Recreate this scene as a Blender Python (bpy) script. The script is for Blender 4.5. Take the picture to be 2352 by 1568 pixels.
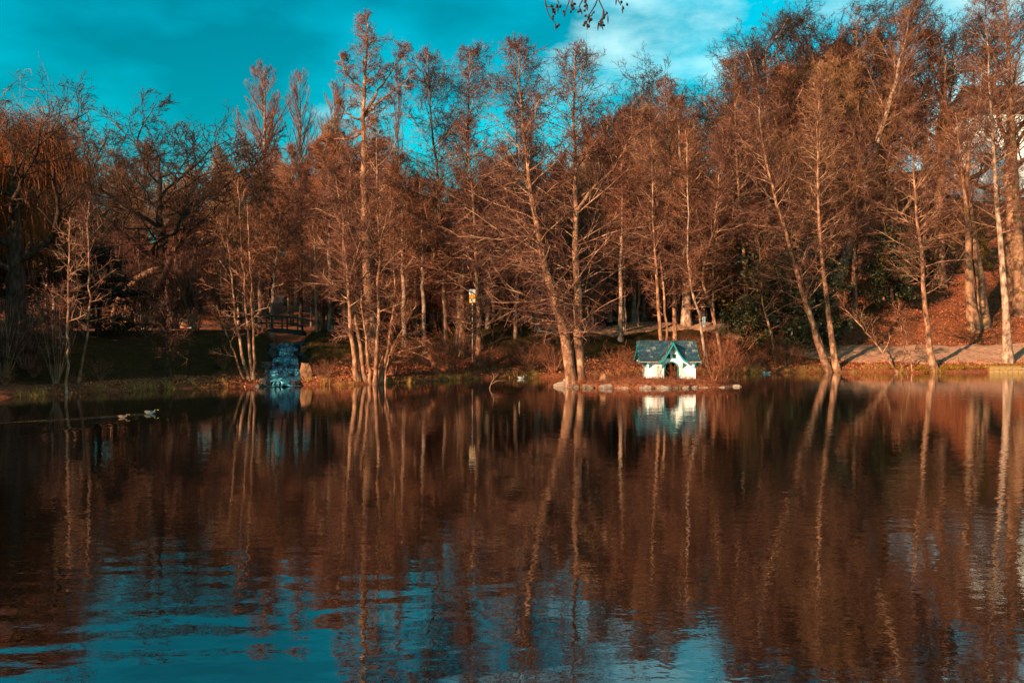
import bpy, math, random
import numpy as np
from mathutils import Vector, Matrix

# ------------------------------------------------------------------ camera, sky, sun
S = bpy.context.scene
for o in list(bpy.data.objects): bpy.data.objects.remove(o)
C = S.collection
F = 1000.0; HZ = 333.0; CAMZ = 3.0; K = 1024 / 2352      # focal px, horizon row, eye height, px scale
cd = bpy.data.cameras.new('camera'); cam = bpy.data.objects.new('camera', cd); C.objects.link(cam)
cd.sensor_width = 36; cd.lens = 36 * F / 1024; cd.clip_end = 6000; cd.clip_start = 0.05
cam.location = (0, 0, CAMZ); cam.rotation_euler = (math.radians(90), 0, 0)
cd.shift_y = -(341 - HZ) / 1024
S.camera = cam

SUN_AZ = math.radians(40); SUN_EL = math.radians(20)      # light travels towards +X +Y
sd = Vector((math.sin(SUN_AZ) * math.cos(SUN_EL), math.cos(SUN_AZ) * math.cos(SUN_EL), -math.sin(SUN_EL)))
sl = bpy.data.lights.new('sun', 'SUN'); sun = bpy.data.objects.new('sun', sl); C.objects.link(sun)
sl.energy = 5.0; sl.angle = math.radians(0.5); sl.color = (1.0, 0.70, 0.44)
sun.rotation_euler = sd.to_track_quat('-Z', 'Y').to_euler(); sun.location = (-60, -60, 60)

w = bpy.data.worlds.new('World'); S.world = w; w.use_nodes = True
nt = w.node_tree; nt.nodes.clear()
def N(nt, t, **kw):
    n = nt.nodes.new(t)
    for k, v in kw.items(): setattr(n, k, v)
    return n
def L(nt, a, b): nt.links.new(a, b)
def math_n(nt, op, a, b=None, clamp=False):
    n = N(nt, 'ShaderNodeMath', operation=op, use_clamp=clamp)
    for i, v in enumerate((a, b)):
        if v is None: continue
        if isinstance(v, (int, float)): n.inputs[i].default_value = v
        else: L(nt, v, n.inputs[i])
    return n.outputs[0]
sky = N(nt, 'ShaderNodeTexSky', sky_type='NISHITA'); sky.sun_disc = False
sky.sun_elevation = SUN_EL; sky.sun_rotation = SUN_AZ + math.pi
sky.air_density = 1.0; sky.dust_density = 0.6; sky.ozone_density = 1.0
tint = N(nt, 'ShaderNodeMix', data_type='RGBA', blend_type='MULTIPLY'); tint.inputs[0].default_value = 1
L(nt, sky.outputs[0], tint.inputs[6]); tint.inputs[7].default_value = (0.0, 1.08, 1.0, 1)
tc = N(nt, 'ShaderNodeTexCoord')
mp = N(nt, 'ShaderNodeMapping'); L(nt, tc.outputs['Generated'], mp.inputs[0])
mp.inputs['Scale'].default_value = (1.0, 1.0, 2.2); mp.inputs['Location'].default_value = (3.15, 0.4, 1.3)
nz = N(nt, 'ShaderNodeTexNoise'); L(nt, mp.outputs[0], nz.inputs[0])
nz.inputs['Scale'].default_value = 3.6; nz.inputs['Detail'].default_value = 9; nz.inputs['Roughness'].default_value = 0.58
sx = N(nt, 'ShaderNodeSeparateXYZ'); L(nt, tc.outputs['Generated'], sx.inputs[0])
side = math_n(nt, 'MULTIPLY', math_n(nt, 'MINIMUM', sx.outputs[0], 0.19), 0.80)      # more cloud to the east of the pond
cl = math_n(nt, 'ADD', nz.outputs[0], side)
cr = N(nt, 'ShaderNodeValToRGB'); L(nt, cl, cr.inputs[0])
cr.color_ramp.elements[0].position = 0.515; cr.color_ramp.elements[0].color = (0, 0, 0, 1)
cr.color_ramp.elements[1].position = 0.72; cr.color_ramp.elements[1].color = (1, 1, 1, 1)
# broad soft bands of thin grey-teal cloud
nz2 = N(nt, 'ShaderNodeTexNoise'); L(nt, mp.outputs[0], nz2.inputs[0])
nz2.inputs['Scale'].default_value = 4.2; nz2.inputs['Detail'].default_value = 5
cr2 = N(nt, 'ShaderNodeValToRGB'); L(nt, nz2.outputs[0], cr2.inputs[0])
cr2.color_ramp.elements[0].position = 0.36; cr2.color_ramp.elements[0].color = (0.60, 0.64, 0.66, 1)
cr2.color_ramp.elements[1].position = 0.62; cr2.color_ramp.elements[1].color = (1.32, 1.28, 1.28, 1)
t2 = N(nt, 'ShaderNodeMix', data_type='RGBA', blend_type='MULTIPLY'); t2.inputs[0].default_value = 1
L(nt, tint.outputs[2], t2.inputs[6]); L(nt, cr2.outputs[0], t2.inputs[7])
mx = N(nt, 'ShaderNodeMix', data_type='RGBA'); L(nt, cr.outputs[0], mx.inputs[0])
L(nt, t2.outputs[2], mx.inputs[6]); mx.inputs[7].default_value = (6.0, 9.0, 9.2, 1)
bg = N(nt, 'ShaderNodeBackground'); L(nt, mx.outputs[2], bg.inputs[0]); bg.inputs[1].default_value = 0.05
ow = N(nt, 'ShaderNodeOutputWorld'); L(nt, bg.outputs[0], ow.inputs[0])
vs = S.view_settings; vs.view_transform = 'Standard'; vs.look = 'None'; vs.exposure = 1.45; vs.gamma = 1
S.cycles.max_bounces = 4; S.cycles.diffuse_bounces = 1; S.cycles.glossy_bounces = 2; S.cycles.transmission_bounces = 2

# ------------------------------------------------------------------ helpers
RG = np.random.default_rng(7); random.seed(7)
def wx(Dx, d): return (Dx * K - 512) / F * d
def wz(Dy, d): return CAMZ - (Dy * K - HZ) / F * d
def nrm(a): return a / np.maximum(np.linalg.norm(a, axis=-1, keepdims=True), 1e-9)
def sstep(a, b, x):
    t = np.clip((x - a) / (b - a), 0, 1); return t * t * (3 - 2 * t)

class Geo:
    """collects verts, quads and tris as numpy blocks; build() makes one mesh object"""
    def __init__(s): s.v = []; s.n = 0; s.q = []; s.t = []; s.qm = []; s.tm = []; s.ng = []
    def add(s, v, q=None, t=None, m=0):
        v = np.asarray(v, float).reshape(-1, 3); s.v.append(v)
        if q is not None and len(q):
            q = np.asarray(q, int).reshape(-1, 4) + s.n; s.q.append(q); s.qm.append(np.full(len(q), m))
        if t is not None and len(t):
            t = np.asarray(t, int).reshape(-1, 3) + s.n; s.t.append(t); s.tm.append(np.full(len(t), m))
        s.n += len(v); return s
    def ngon(s, v, faces, m=0):
        v = np.asarray(v, float).reshape(-1, 3); s.v.append(v)
        for f in faces: s.ng.append(([i + s.n for i in f], m))
        s.n += len(v); return s
    def box(s, c, d, m=0, rot=None):
        p = np.array([[x, y, z] for x in (-.5, .5) for y in (-.5, .5) for z in (-.5, .5)]) * d
        if rot is not None: p = p @ np.array(rot.to_3x3()).T
        return s.add(p + np.array(c), [[0, 1, 3, 2], [4, 6, 7, 5], [0, 4, 5, 1], [2, 3, 7, 6], [0, 2, 6, 4], [1, 5, 7, 3]], m=m)
    def mesh(s, name, mats, smooth=True):
        me = bpy.data.meshes.new(name)
        v = np.concatenate(s.v) if s.v else np.zeros((0, 3))
        q = np.concatenate(s.q) if s.q else np.zeros((0, 4), int)
        t = np.concatenate(s.t) if s.t else np.zeros((0, 3), int)
        ngl = [i for f, _ in s.ng for i in f]; ngn = [len(f) for f, _ in s.ng]
        li = np.concatenate([q.ravel(), t.ravel(), np.array(ngl, int)])
        tot = np.concatenate([np.full(len(q), 4), np.full(len(t), 3), np.array(ngn, int)]).astype(int)
        mi = np.concatenate(s.qm + s.tm + [np.array([m for _, m in s.ng], int)]) if len(tot) else np.zeros(0, int)
        me.vertices.add(len(v)); me.vertices.foreach_set('co', v.ravel().astype(np.float32))
        me.loops.add(len(li)); me.loops.foreach_set('vertex_index', li.astype(np.int32))
        me.polygons.add(len(tot)); me.polygons.foreach_set('loop_start', np.concatenate([[0], np.cumsum(tot)[:-1]]).astype(np.int32))
        me.polygons.foreach_set('material_index', mi.astype(np.int32))
        me.polygons.foreach_set('use_smooth', np.full(len(tot), smooth))
        for m in (mats if isinstance(mats, (list, tuple)) else [mats]): me.materials.append(m)
        me.update(calc_edges=True); me.validate()
        return me
    def build(s, name, mats, parent=None, smooth=True):
        return link(name, s.mesh(name, mats, smooth), parent)
def link(name, me, parent=None):
    o = bpy.data.objects.new(name, me); C.objects.link(o)
    if parent is not None: o.parent = parent
    return o
def tag(o, label=None, cat=None, group=None, kind=None):
    if label: o['label'] = label
    if cat: o['category'] = cat
    if group: o['group'] = group
    if kind: o['kind'] = kind
    return o
def empty(name, loc, rz=0):
    o = bpy.data.objects.new(name, None); C.objects.link(o); o.location = loc; o.rotation_euler = (0, 0, rz); o.empty_display_size = .3
    return o
def copy_tree(root, loc, rz=0, sc=1.0, label=None, group=None):
    r = root.copy(); C.objects.link(r); r.location = loc; r.rotation_euler = (0, 0, rz)
    r.scale = sc if isinstance(sc, tuple) else (sc, sc, sc)
    if label: r['label'] = label
    if group: r['group'] = group
    for ch in root.children:
        c = ch.copy(); C.objects.link(c); c.parent = r
    return r
def tubes(g, P, R, m, mat=0):
    """P (n,k,3) polylines, R (n,k) radii -> m-sided tubes"""
    n, k, _ = P.shape
    T = np.empty_like(P); T[:, 1:-1] = P[:, 2:] - P[:, :-2]; T[:, 0] = P[:, 1] - P[:, 0]; T[:, -1] = P[:, -1] - P[:, -2]; T = nrm(T)
    mt = nrm(P[:, -1] - P[:, 0]); ref = np.where((np.abs(mt[:, 2:3]) > .8), np.array([[1., 0, 0]]), np.array([[0, 0, 1.]]))
    u = nrm(np.cross(T, ref[:, None, :])); v = np.cross(T, u)
    a = np.arange(m) * 2 * np.pi / m
    ring = P[:, :, None, :] + R[:, :, None, None] * (np.cos(a)[None, None, :, None] * u[:, :, None, :] + np.sin(a)[None, None, :, None] * v[:, :, None, :])
    idx = np.arange(n * k * m).reshape(n, k, m); nx = np.roll(idx, -1, axis=2)
    q = np.stack([idx[:, :-1], nx[:, :-1], nx[:, 1:], idx[:, 1:]], -1)
    g.add(ring, q, m=mat)
def spikes(g, A, B, R, mat=0):
    """3-sided pointed twigs from A to B"""
    n = len(A); T = nrm(B - A); ref = np.where(np.abs(T[:, 2:3]) > .8, np.array([[1., 0, 0]]), np.array([[0, 0, 1.]]))
    u = nrm(np.cross(T, ref)); v = np.cross(T, u); a = np.arange(3) * 2 * np.pi / 3 + .4
    ring = A[:, None] + np.asarray(R).reshape(-1, 1, 1) * (np.cos(a)[None, :, None] * u[:, None] + np.sin(a)[None, :, None] * v[:, None])
    V = np.concatenate([ring, B[:, None]], 1); b = np.arange(n)[:, None] * 4
    t = np.concatenate([b + np.array([[0, 1, 3]]), b + np.array([[1, 2, 3]]), b + np.array([[2, 0, 3]])])
    g.add(V, t=t, m=mat)
def buds(g, P, ln, r, rng, mat=1, droop=.8):
    """small hanging cones / catkins"""
    n = len(P); d = nrm(rng.normal(size=(n, 3)) * .5 + np.array([0, 0, -droop])); u = nrm(np.cross(d, rng.normal(size=(n, 3)))); v = np.cross(d, u)
    l = (ln * rng.uniform(.6, 1.3, n))[:, None]; mid = P + d * l * .5; rr = r * rng.uniform(.7, 1.3, n)[:, None]
    V = np.stack([P, mid + u * rr, mid - u * rr * .5 + v * rr * .87, mid - u * rr * .5 - v * rr * .87, P + d * l], 1); b = np.arange(n)[:, None] * 5
    t = np.concatenate([b + np.array([[f]]).reshape(1, 3) for f in ([0, 1, 2], [0, 2, 3], [0, 3, 1], [4, 2, 1], [4, 3, 2], [4, 1, 3])])
    g.add(V, t=t, m=mat)
def quads_leaf(g, P, size, rng, mat=0, up=.35):
    n = len(P); nn = nrm(rng.normal(size=(n, 3)) + np.array([0, 0, up])); u = nrm(np.cross(nn, rng.normal(size=(n, 3)))); v = np.cross(nn, u)
    s = (size * rng.uniform(.6, 1.3, n))[:, None]
    V = np.stack([P - u * s, P - v * s * .5 + nn * s * .12, P + u * s, P + v * s * .5 + nn * s * .12], 1)
    g.add(V, q=np.arange(n * 4).reshape(n, 4), m=mat)

def grow(P, R, pi, t, ang, Ln, k, rng, trop=0., wig=.12, rr=.5, rcap=9., rend=.35, flat=0., az=None, away=0.):
    """children of polylines P: parent index pi, position t, angle, length -> (pts, radii)"""
    n = len(pi); Kp = P.shape[1]; f = np.clip(t, 0, .999) * (Kp - 1); i = f.astype(int); fr = (f - i)[:, None]
    a, b = P[pi, i], P[pi, i + 1]; pos = a + (b - a) * fr; T = nrm(b - a); rp = R[pi, i] * (1 - fr[:, 0]) + R[pi, i + 1] * fr[:, 0]
    ref = np.where(np.abs(T[:, 2:3]) > .8, np.array([[1., 0, 0]]), np.array([[0, 0, 1.]])); u = nrm(np.cross(T, ref)); v = np.cross(T, u)
    if az is None: az = rng.uniform(0, 2 * np.pi, n)
    D = np.cos(ang)[:, None] * T + np.sin(ang)[:, None] * (np.cos(az)[:, None] * u + np.sin(az)[:, None] * v)
    if flat: D[:, 2] *= (1 - flat); D = nrm(D)
    out = np.empty((n, k + 1, 3)); out[:, 0] = pos; st = (Ln / k)[:, None]
    for s in range(k):
        D = nrm(D + wig * rng.normal(size=(n, 3)) + np.array([0, 0, trop]))
        out[:, s + 1] = out[:, s] + D * st
    r0 = np.minimum(rp * rr, rcap); rad = r0[:, None] * np.linspace(1, rend, k + 1)[None]
    return out, rad
def kids(n, per, rng, lo=.15, hi=1.):
    pi = np.repeat(np.arange(n), per); t = (np.tile((np.arange(per) + .5) / per, n) + rng.uniform(-.5, .5, n * per) / per) * (hi - lo) + lo
    return pi, t
def smooth_path(pts, n, rng=None, wob=0.):
    pts = np.asarray(pts, float); s = np.concatenate([[0], np.cumsum(np.linalg.norm(np.diff(pts[:, :3], axis=0), axis=1))]); s /= s[-1]
    tt = np.linspace(0, 1, n); k = len(pts)
    m = np.gradient(pts, s, axis=0) if k > 2 else np.tile(pts[1] - pts[0], (2, 1))
    i = np.clip(np.searchsorted(s, tt, side='right') - 1, 0, k - 2); h = (s[i + 1] - s[i])[:, None]; x = ((tt - s[i])[:, None]) / h
    o = (2*x**3-3*x**2+1)*pts[i] + (x**3-2*x**2+x)*h*m[i] + (-2*x**3+3*x**2)*pts[i+1] + (x**3-x**2)*h*m[i+1]
    if wob and rng is not None:
        o[1:-1, :2] += rng.normal(size=(n - 2, 2)) * wob
    return o

# ------------------------------------------------------------------ materials
def ramp(nt, fac, cols):
    r = N(nt, 'ShaderNodeValToRGB'); e = r.color_ramp.elements
    while len(e) < len(cols): e.new(.5)
    for i, (p, c) in enumerate(cols): e[i].position = p; e[i].color = (*c, 1)
    L(nt, fac, r.inputs[0]); return r.outputs[0]
def mat(name, cols, scale=6., stretch=(1, 1, 1), rough=.85, bump=.0, detail=5., bscale=None, spec=.3, coord='Object', trans=None, metal=0):
    m = bpy.data.materials.new(name); m.use_nodes = True; nt = m.node_tree; b = nt.nodes['Principled BSDF']
    tc = N(nt, 'ShaderNodeTexCoord'); mp = N(nt, 'ShaderNodeMapping'); L(nt, tc.outputs[coord], mp.inputs[0]); mp.inputs['Scale'].default_value = stretch
    nz = N(nt, 'ShaderNodeTexNoise'); L(nt, mp.outputs[0], nz.inputs[0]); nz.inputs['Scale'].default_value = scale; nz.inputs['Detail'].default_value = detail; nz.inputs['Roughness'].default_value = .6
    if len(cols) == 1: b.inputs['Base Color'].default_value = (*cols[0], 1)
    else:
        n = len(cols); L(nt, ramp(nt, nz.outputs[0], [(.3 + .4 * i / (n - 1), c) for i, c in enumerate(cols)]), b.inputs['Base Color'])
    b.inputs['Roughness'].default_value = rough; b.inputs['Specular IOR Level'].default_value = spec; b.inputs['Metallic'].default_value = metal
    if bump:
        bp = N(nt, 'ShaderNodeBump'); bp.inputs['Strength'].default_value = 1; bp.inputs['Distance'].default_value = bump
        if bscale:
            nb = N(nt, 'ShaderNodeTexNoise'); L(nt, mp.outputs[0], nb.inputs[0]); nb.inputs['Scale'].default_value = bscale; nb.inputs['Detail'].default_value = 4; L(nt, nb.outputs[0], bp.inputs['Height'])
        else: L(nt, nz.outputs[0], bp.inputs['Height'])
        L(nt, bp.outputs[0], b.inputs['Normal'])
    return m
M = {}
M['bark'] = mat('alder_bark', [(.025, .011, .007), (.19, .082, .044), (.46, .24, .14)], 3.2, (1, 1, .55), .9, .03, bscale=14, spec=.15)  # coarse blotches: bark mottle plus dappled shadow put into the colour
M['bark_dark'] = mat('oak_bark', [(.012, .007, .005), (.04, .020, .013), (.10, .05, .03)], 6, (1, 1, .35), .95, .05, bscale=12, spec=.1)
M['bark_pale'] = mat('pale_bark', [(.03, .018, .013), (.25, .14, .092), (.48, .32, .23)], 3.4, (1, 1, .6), .9, .03, bscale=16, spec=.15)  # same blotches, mottle and dappled shadow in the colour
M['bark_moss'] = mat('mossy_bark', [(.04, .018, .011), (.16, .070, .040), (.30, .15, .085), (.20, .085, .010)], 1.6, (1, 1, .7), .95, .05, bscale=10, spec=.1)
M['twig'] = mat('twig', [(.034, .010, .006), (.13, .038, .018), (.28, .10, .05)], 1.1, spec=.1, detail=2)
M['twig_purple'] = mat('alder_twig', [(.020, .008, .007), (.080, .028, .020), (.20, .078, .05)], 1.2, spec=.1, detail=2)
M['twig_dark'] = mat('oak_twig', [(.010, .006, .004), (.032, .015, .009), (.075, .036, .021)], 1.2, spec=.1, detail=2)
M['branch'] = mat('lit_branch', [(.05, .020, .011), (.21, .092, .05), (.46, .25, .15)], 1.5, spec=.1, detail=2)  # paler than the twigs, sunlit strokes put into the colour
M['twig_pale'] = mat('pale_twig', [(.10, .042, .024), (.22, .10, .058), (.36, .18, .11)], 1.2, spec=.1, detail=2)
M['twig_orange'] = mat('willow_twig', [(.06, .016, .005), (.21, .056, .016), (.38, .11, .032)], .8, spec=.15, detail=2)
M['cone'] = mat('catkin', [(.022, .009, .010), (.07, .027, .022)], 2., spec=.1, detail=1)
M['twig_tan'] = mat('tan_twig', [(.06, .024, .011), (.17, .072, .034), (.34, .16, .08)], 1.2, spec=.1, detail=2)
M['bramble'] = mat('bramble', [(.07, .019, .010), (.18, .052, .024), (.32, .11, .05)], 2., spec=.1, detail=2)
M['leaf_dark'] = mat('evergreen_leaf', [(.010, .016, .008), (.035, .036, .010), (.12, .075, .012)], .8, spec=.35, rough=.5, detail=3)
M['leaf_gold'] = mat('yew_leaf', [(.02, .02, .006), (.10, .060, .010), (.22, .11, .015)], .8, spec=.2, rough=.6, detail=3)
M['needle'] = mat('needle', [(.006, .008, .005), (.018, .017, .008), (.05, .03, .010)], .9, spec=.2, rough=.6, detail=3)
M['ivy'] = M['leaf_gold']

# ------------------------------------------------------------------ terrain
POND = np.array([(-23.8,46.5),(-22.2,49.2),(-20.8,51.7),(-18.5,54),(-14.8,56.6),(-12.2,57.7),(-9.4,58.3),(-6,61),(-4,64),(-2.1,67),(3.3,67.7),(8,70.5),(13,74.5),(18,76),(26,77),(31.8,76.2),(39.5,77),(50,72),(60,55),(64,25),(50,4),(20,3.2),(0,4.2),(-15,3),(-32,2),(-42,12),(-38,28),(-31,39)], float)
FAR = POND[:17]
def shoreY(x): return np.interp(x, FAR[:, 0], FAR[:, 1])
def pond_sd(X, Y):
    X = np.asarray(X, float); Y = np.asarray(Y, float); d2 = np.full(X.shape, 1e18); ins = np.zeros(X.shape, bool)
    n = len(POND)
    for i in range(n):
        a, b = POND[i], POND[(i + 1) % n]; e = b - a; wx_ = X - a[0]; wy_ = Y - a[1]
        t = np.clip((wx_ * e[0] + wy_ * e[1]) / (e @ e), 0, 1); d2 = np.minimum(d2, (wx_ - t * e[0]) ** 2 + (wy_ - t * e[1]) ** 2)
        c = (a[1] > Y) != (b[1] > Y)
        xi = a[0] + (Y - a[1]) / np.where(b[1] == a[1], 1e-9, b[1] - a[1]) * e[0]; ins ^= c & (X < xi)
    s = np.sqrt(d2); return np.where(ins, -s, s)
def wav(X, Y, a): return np.sin(X * .9 * a + 1.3) * np.cos(Y * .7 * a + .4) + .5 * np.sin(X * 2.1 * a + Y * 1.3 * a + 2.) + .3 * np.sin(X * 3.7 * a - Y * 4.1 * a)
ST0 = np.array([-12.9, 56.5]); ST1 = np.array([-15.5, 69.])
def stream_t(X, Y):
    e = ST1 - ST0; t = ((X - ST0[0]) * e[0] + (Y - ST0[1]) * e[1]) / (e @ e); tc_ = np.clip(t, 0, 2.2)
    d = np.hypot(X - ST0[0] - tc_ * e[0], Y - ST0[1] - tc_ * e[1]); return t, d
def stream_z(t): return np.interp(t, [-.05, 0, .05, .1, .28, .33, .5, .56, .75, .8, 1.0, 1.3, 3], [-.2, -.05, .05, .35, .45, .85, .95, 1.4, 1.55, 2.0, 2.25, 2.3, 2.5])
def terrain(X, Y):
    X = np.asarray(X, float); Y = np.asarray(Y, float); s = pond_sd(X, Y) + .18 * wav(X, Y, 1.1)
    zl = np.interp(s, [-6, -2, -.2, 0, .35, 2, 10, 13, 30, 60, 120, 300, 2500], [-1.8, -.9, -.2, 0, .26, .55, 2.7, 3.15, 3.3, 6, 16, 30, 60])
    zm = np.interp(s, [-6, -2, -.2, 0, .35, 3, 9, 13, 18, 25, 60, 120, 300, 2500], [-1.8, -.9, -.2, 0, .22, .75, 2.9, 3.95, 4.2, 5, 12, 22, 35, 60])
    zr = np.interp(s, [-6, -2, -.2, 0, .35, 2, 9, 11, 14, 20, 40, 70, 120, 300, 2500], [-1.8, -.9, -.2, 0, .3, .7, 1.95, 2.3, 4.2, 6.5, 17.5, 26, 33, 42, 60])
    wm = sstep(-10, -4, X); wr = sstep(19, 27, X)
    z = zl * (1 - wm) + zm * wm; z = z * (1 - wr) + zr * wr
    zn = np.interp(s, [-6, -2, -.2, 0, .35, 2, 5, 20, 60, 2500], [-1.8, -.9, -.2, 0, .3, .9, 1.3, 2.2, 5, 60]); wn = sstep(34, 20, Y); z = z * (1 - wn) + zn * wn
    z = z + .05 * wav(X, Y, 1.7) * sstep(.5, 3, s) + .5 * wav(X, Y, .12) * sstep(25, 60, s)
    t, d = stream_t(X, Y); k = sstep(1.9, .75, d) * sstep(-.2, .0, t) * sstep(2.4, 1.6, t); z = z * (1 - k) + (stream_z(t) - .25) * k
    return z
def gz(x, y): return float(terrain(np.array([x]), np.array([y]))[0])

# ground sheet
def ax(parts):
    o = []
    for a, b, st in parts: o.append(np.arange(a, b, st))
    return np.concatenate(o + [[parts[-1][1]]])
gx = ax([(-2500, -500, 400), (-500, -120, 40), (-120, -60, 6), (-60, -30, 1.5), (-30, 45, .45), (45, 70, 1.5), (70, 130, 6), (130, 500, 40), (500, 2500, 400)])
gy = ax([(-600, -100, 100), (-100, 0, 12), (0, 44, 3), (44, 96, .5), (96, 130, 2), (130, 300, 12), (300, 3000, 300)])
GX, GY = np.meshgrid(gx, gy); GZ = terrain(GX, GY)
nx_, ny_ = len(gx), len(gy); idx = np.arange(nx_ * ny_).reshape(ny_, nx_)
g = Geo().add(np.stack([GX, GY, GZ], -1), np.stack([idx[:-1, :-1], idx[:-1, 1:], idx[1:, 1:], idx[1:, :-1]], -1))
def ground_mat():
    m = bpy.data.materials.new('ground_cover'); m.use_nodes = True; nt = m.node_tree; b = nt.nodes['Principled BSDF']
    tc = N(nt, 'ShaderNodeTexCoord'); at = N(nt, 'ShaderNodeAttribute'); at.attribute_name = 'grass'
    n1 = N(nt, 'ShaderNodeTexNoise'); L(nt, tc.outputs['Object'], n1.inputs[0]); n1.inputs['Scale'].default_value = 7; n1.inputs['Detail'].default_value = 8; n1.inputs['Roughness'].default_value = .75
    n2 = N(nt, 'ShaderNodeTexNoise'); L(nt, tc.outputs['Object'], n2.inputs[0]); n2.inputs['Scale'].default_value = .5; n2.inputs['Detail'].default_value = 4
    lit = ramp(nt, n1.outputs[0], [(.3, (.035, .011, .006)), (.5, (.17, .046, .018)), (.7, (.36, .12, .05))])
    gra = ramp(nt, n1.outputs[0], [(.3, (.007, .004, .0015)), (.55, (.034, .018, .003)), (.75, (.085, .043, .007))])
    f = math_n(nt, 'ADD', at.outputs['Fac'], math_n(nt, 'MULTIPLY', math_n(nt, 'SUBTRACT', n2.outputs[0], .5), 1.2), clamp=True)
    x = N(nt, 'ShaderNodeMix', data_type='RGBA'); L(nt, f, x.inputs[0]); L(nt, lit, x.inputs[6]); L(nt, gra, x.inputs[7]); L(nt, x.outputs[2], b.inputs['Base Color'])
    b.inputs['Roughness'].default_value = .95; b.inputs['Specular IOR Level'].default_value = .1
    bp = N(nt, 'ShaderNodeBump'); bp.inputs['Distance'].default_value = .12; L(nt, n1.outputs[0], bp.inputs['Height']); L(nt, bp.outputs[0], b.inputs['Normal'])
    return m
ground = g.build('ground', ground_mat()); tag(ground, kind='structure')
sdv = pond_sd(GX, GY).ravel(); gxv = GX.ravel(); gyv = GY.ravel()
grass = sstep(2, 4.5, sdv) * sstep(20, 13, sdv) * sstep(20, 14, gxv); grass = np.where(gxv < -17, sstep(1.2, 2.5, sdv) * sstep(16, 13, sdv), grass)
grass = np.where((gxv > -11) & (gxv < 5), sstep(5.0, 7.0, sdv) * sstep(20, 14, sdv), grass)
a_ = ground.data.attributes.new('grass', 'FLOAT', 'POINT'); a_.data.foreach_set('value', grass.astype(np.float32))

# footpath
M['path'] = mat('gravel', [(.19, .080, .046), (.32, .155, .092), (.44, .245, .155)], 3, rough=.95, bump=.02, bscale=30, detail=8, spec=.1)
px = np.arange(2, 62, .4); si = np.interp(px, [2, 10, 16, 20, 24, 28, 40, 62], [11.5, 11, 10.5, 7.0, 3.4, 1.6, 1.3, 1.6]); so = np.interp(px, [2, 10, 16, 20, 24, 28, 40, 62], [15, 15, 15, 12.5, 10.5, 9.6, 9.6, 10])
sy = np.interp(px, np.append(FAR[:, 0], 62), np.append(FAR[:, 1], 77.))
V = []; 
for i, x in enumerate(px):
    yy = sy[i] + si[i] + (so[i] - si[i]) * np.linspace(0, 1, 14) + .25 * math.sin(x * 1.3); zz = terrain(np.full(14, x), yy) + .045
    V.append(np.stack([np.full(14, x), yy, zz], -1))
V = np.array(V); V[:, 0, 2] -= .2; V[:, -1, 2] -= .2
idx = np.arange(V.shape[0] * 14).reshape(-1, 14)
tag(Geo().add(V, np.stack([idx[:-1, :-1], idx[1:, :-1], idx[1:, 1:], idx[:-1, 1:]], -1)).build('path', M['path']), kind='structure')

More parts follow.
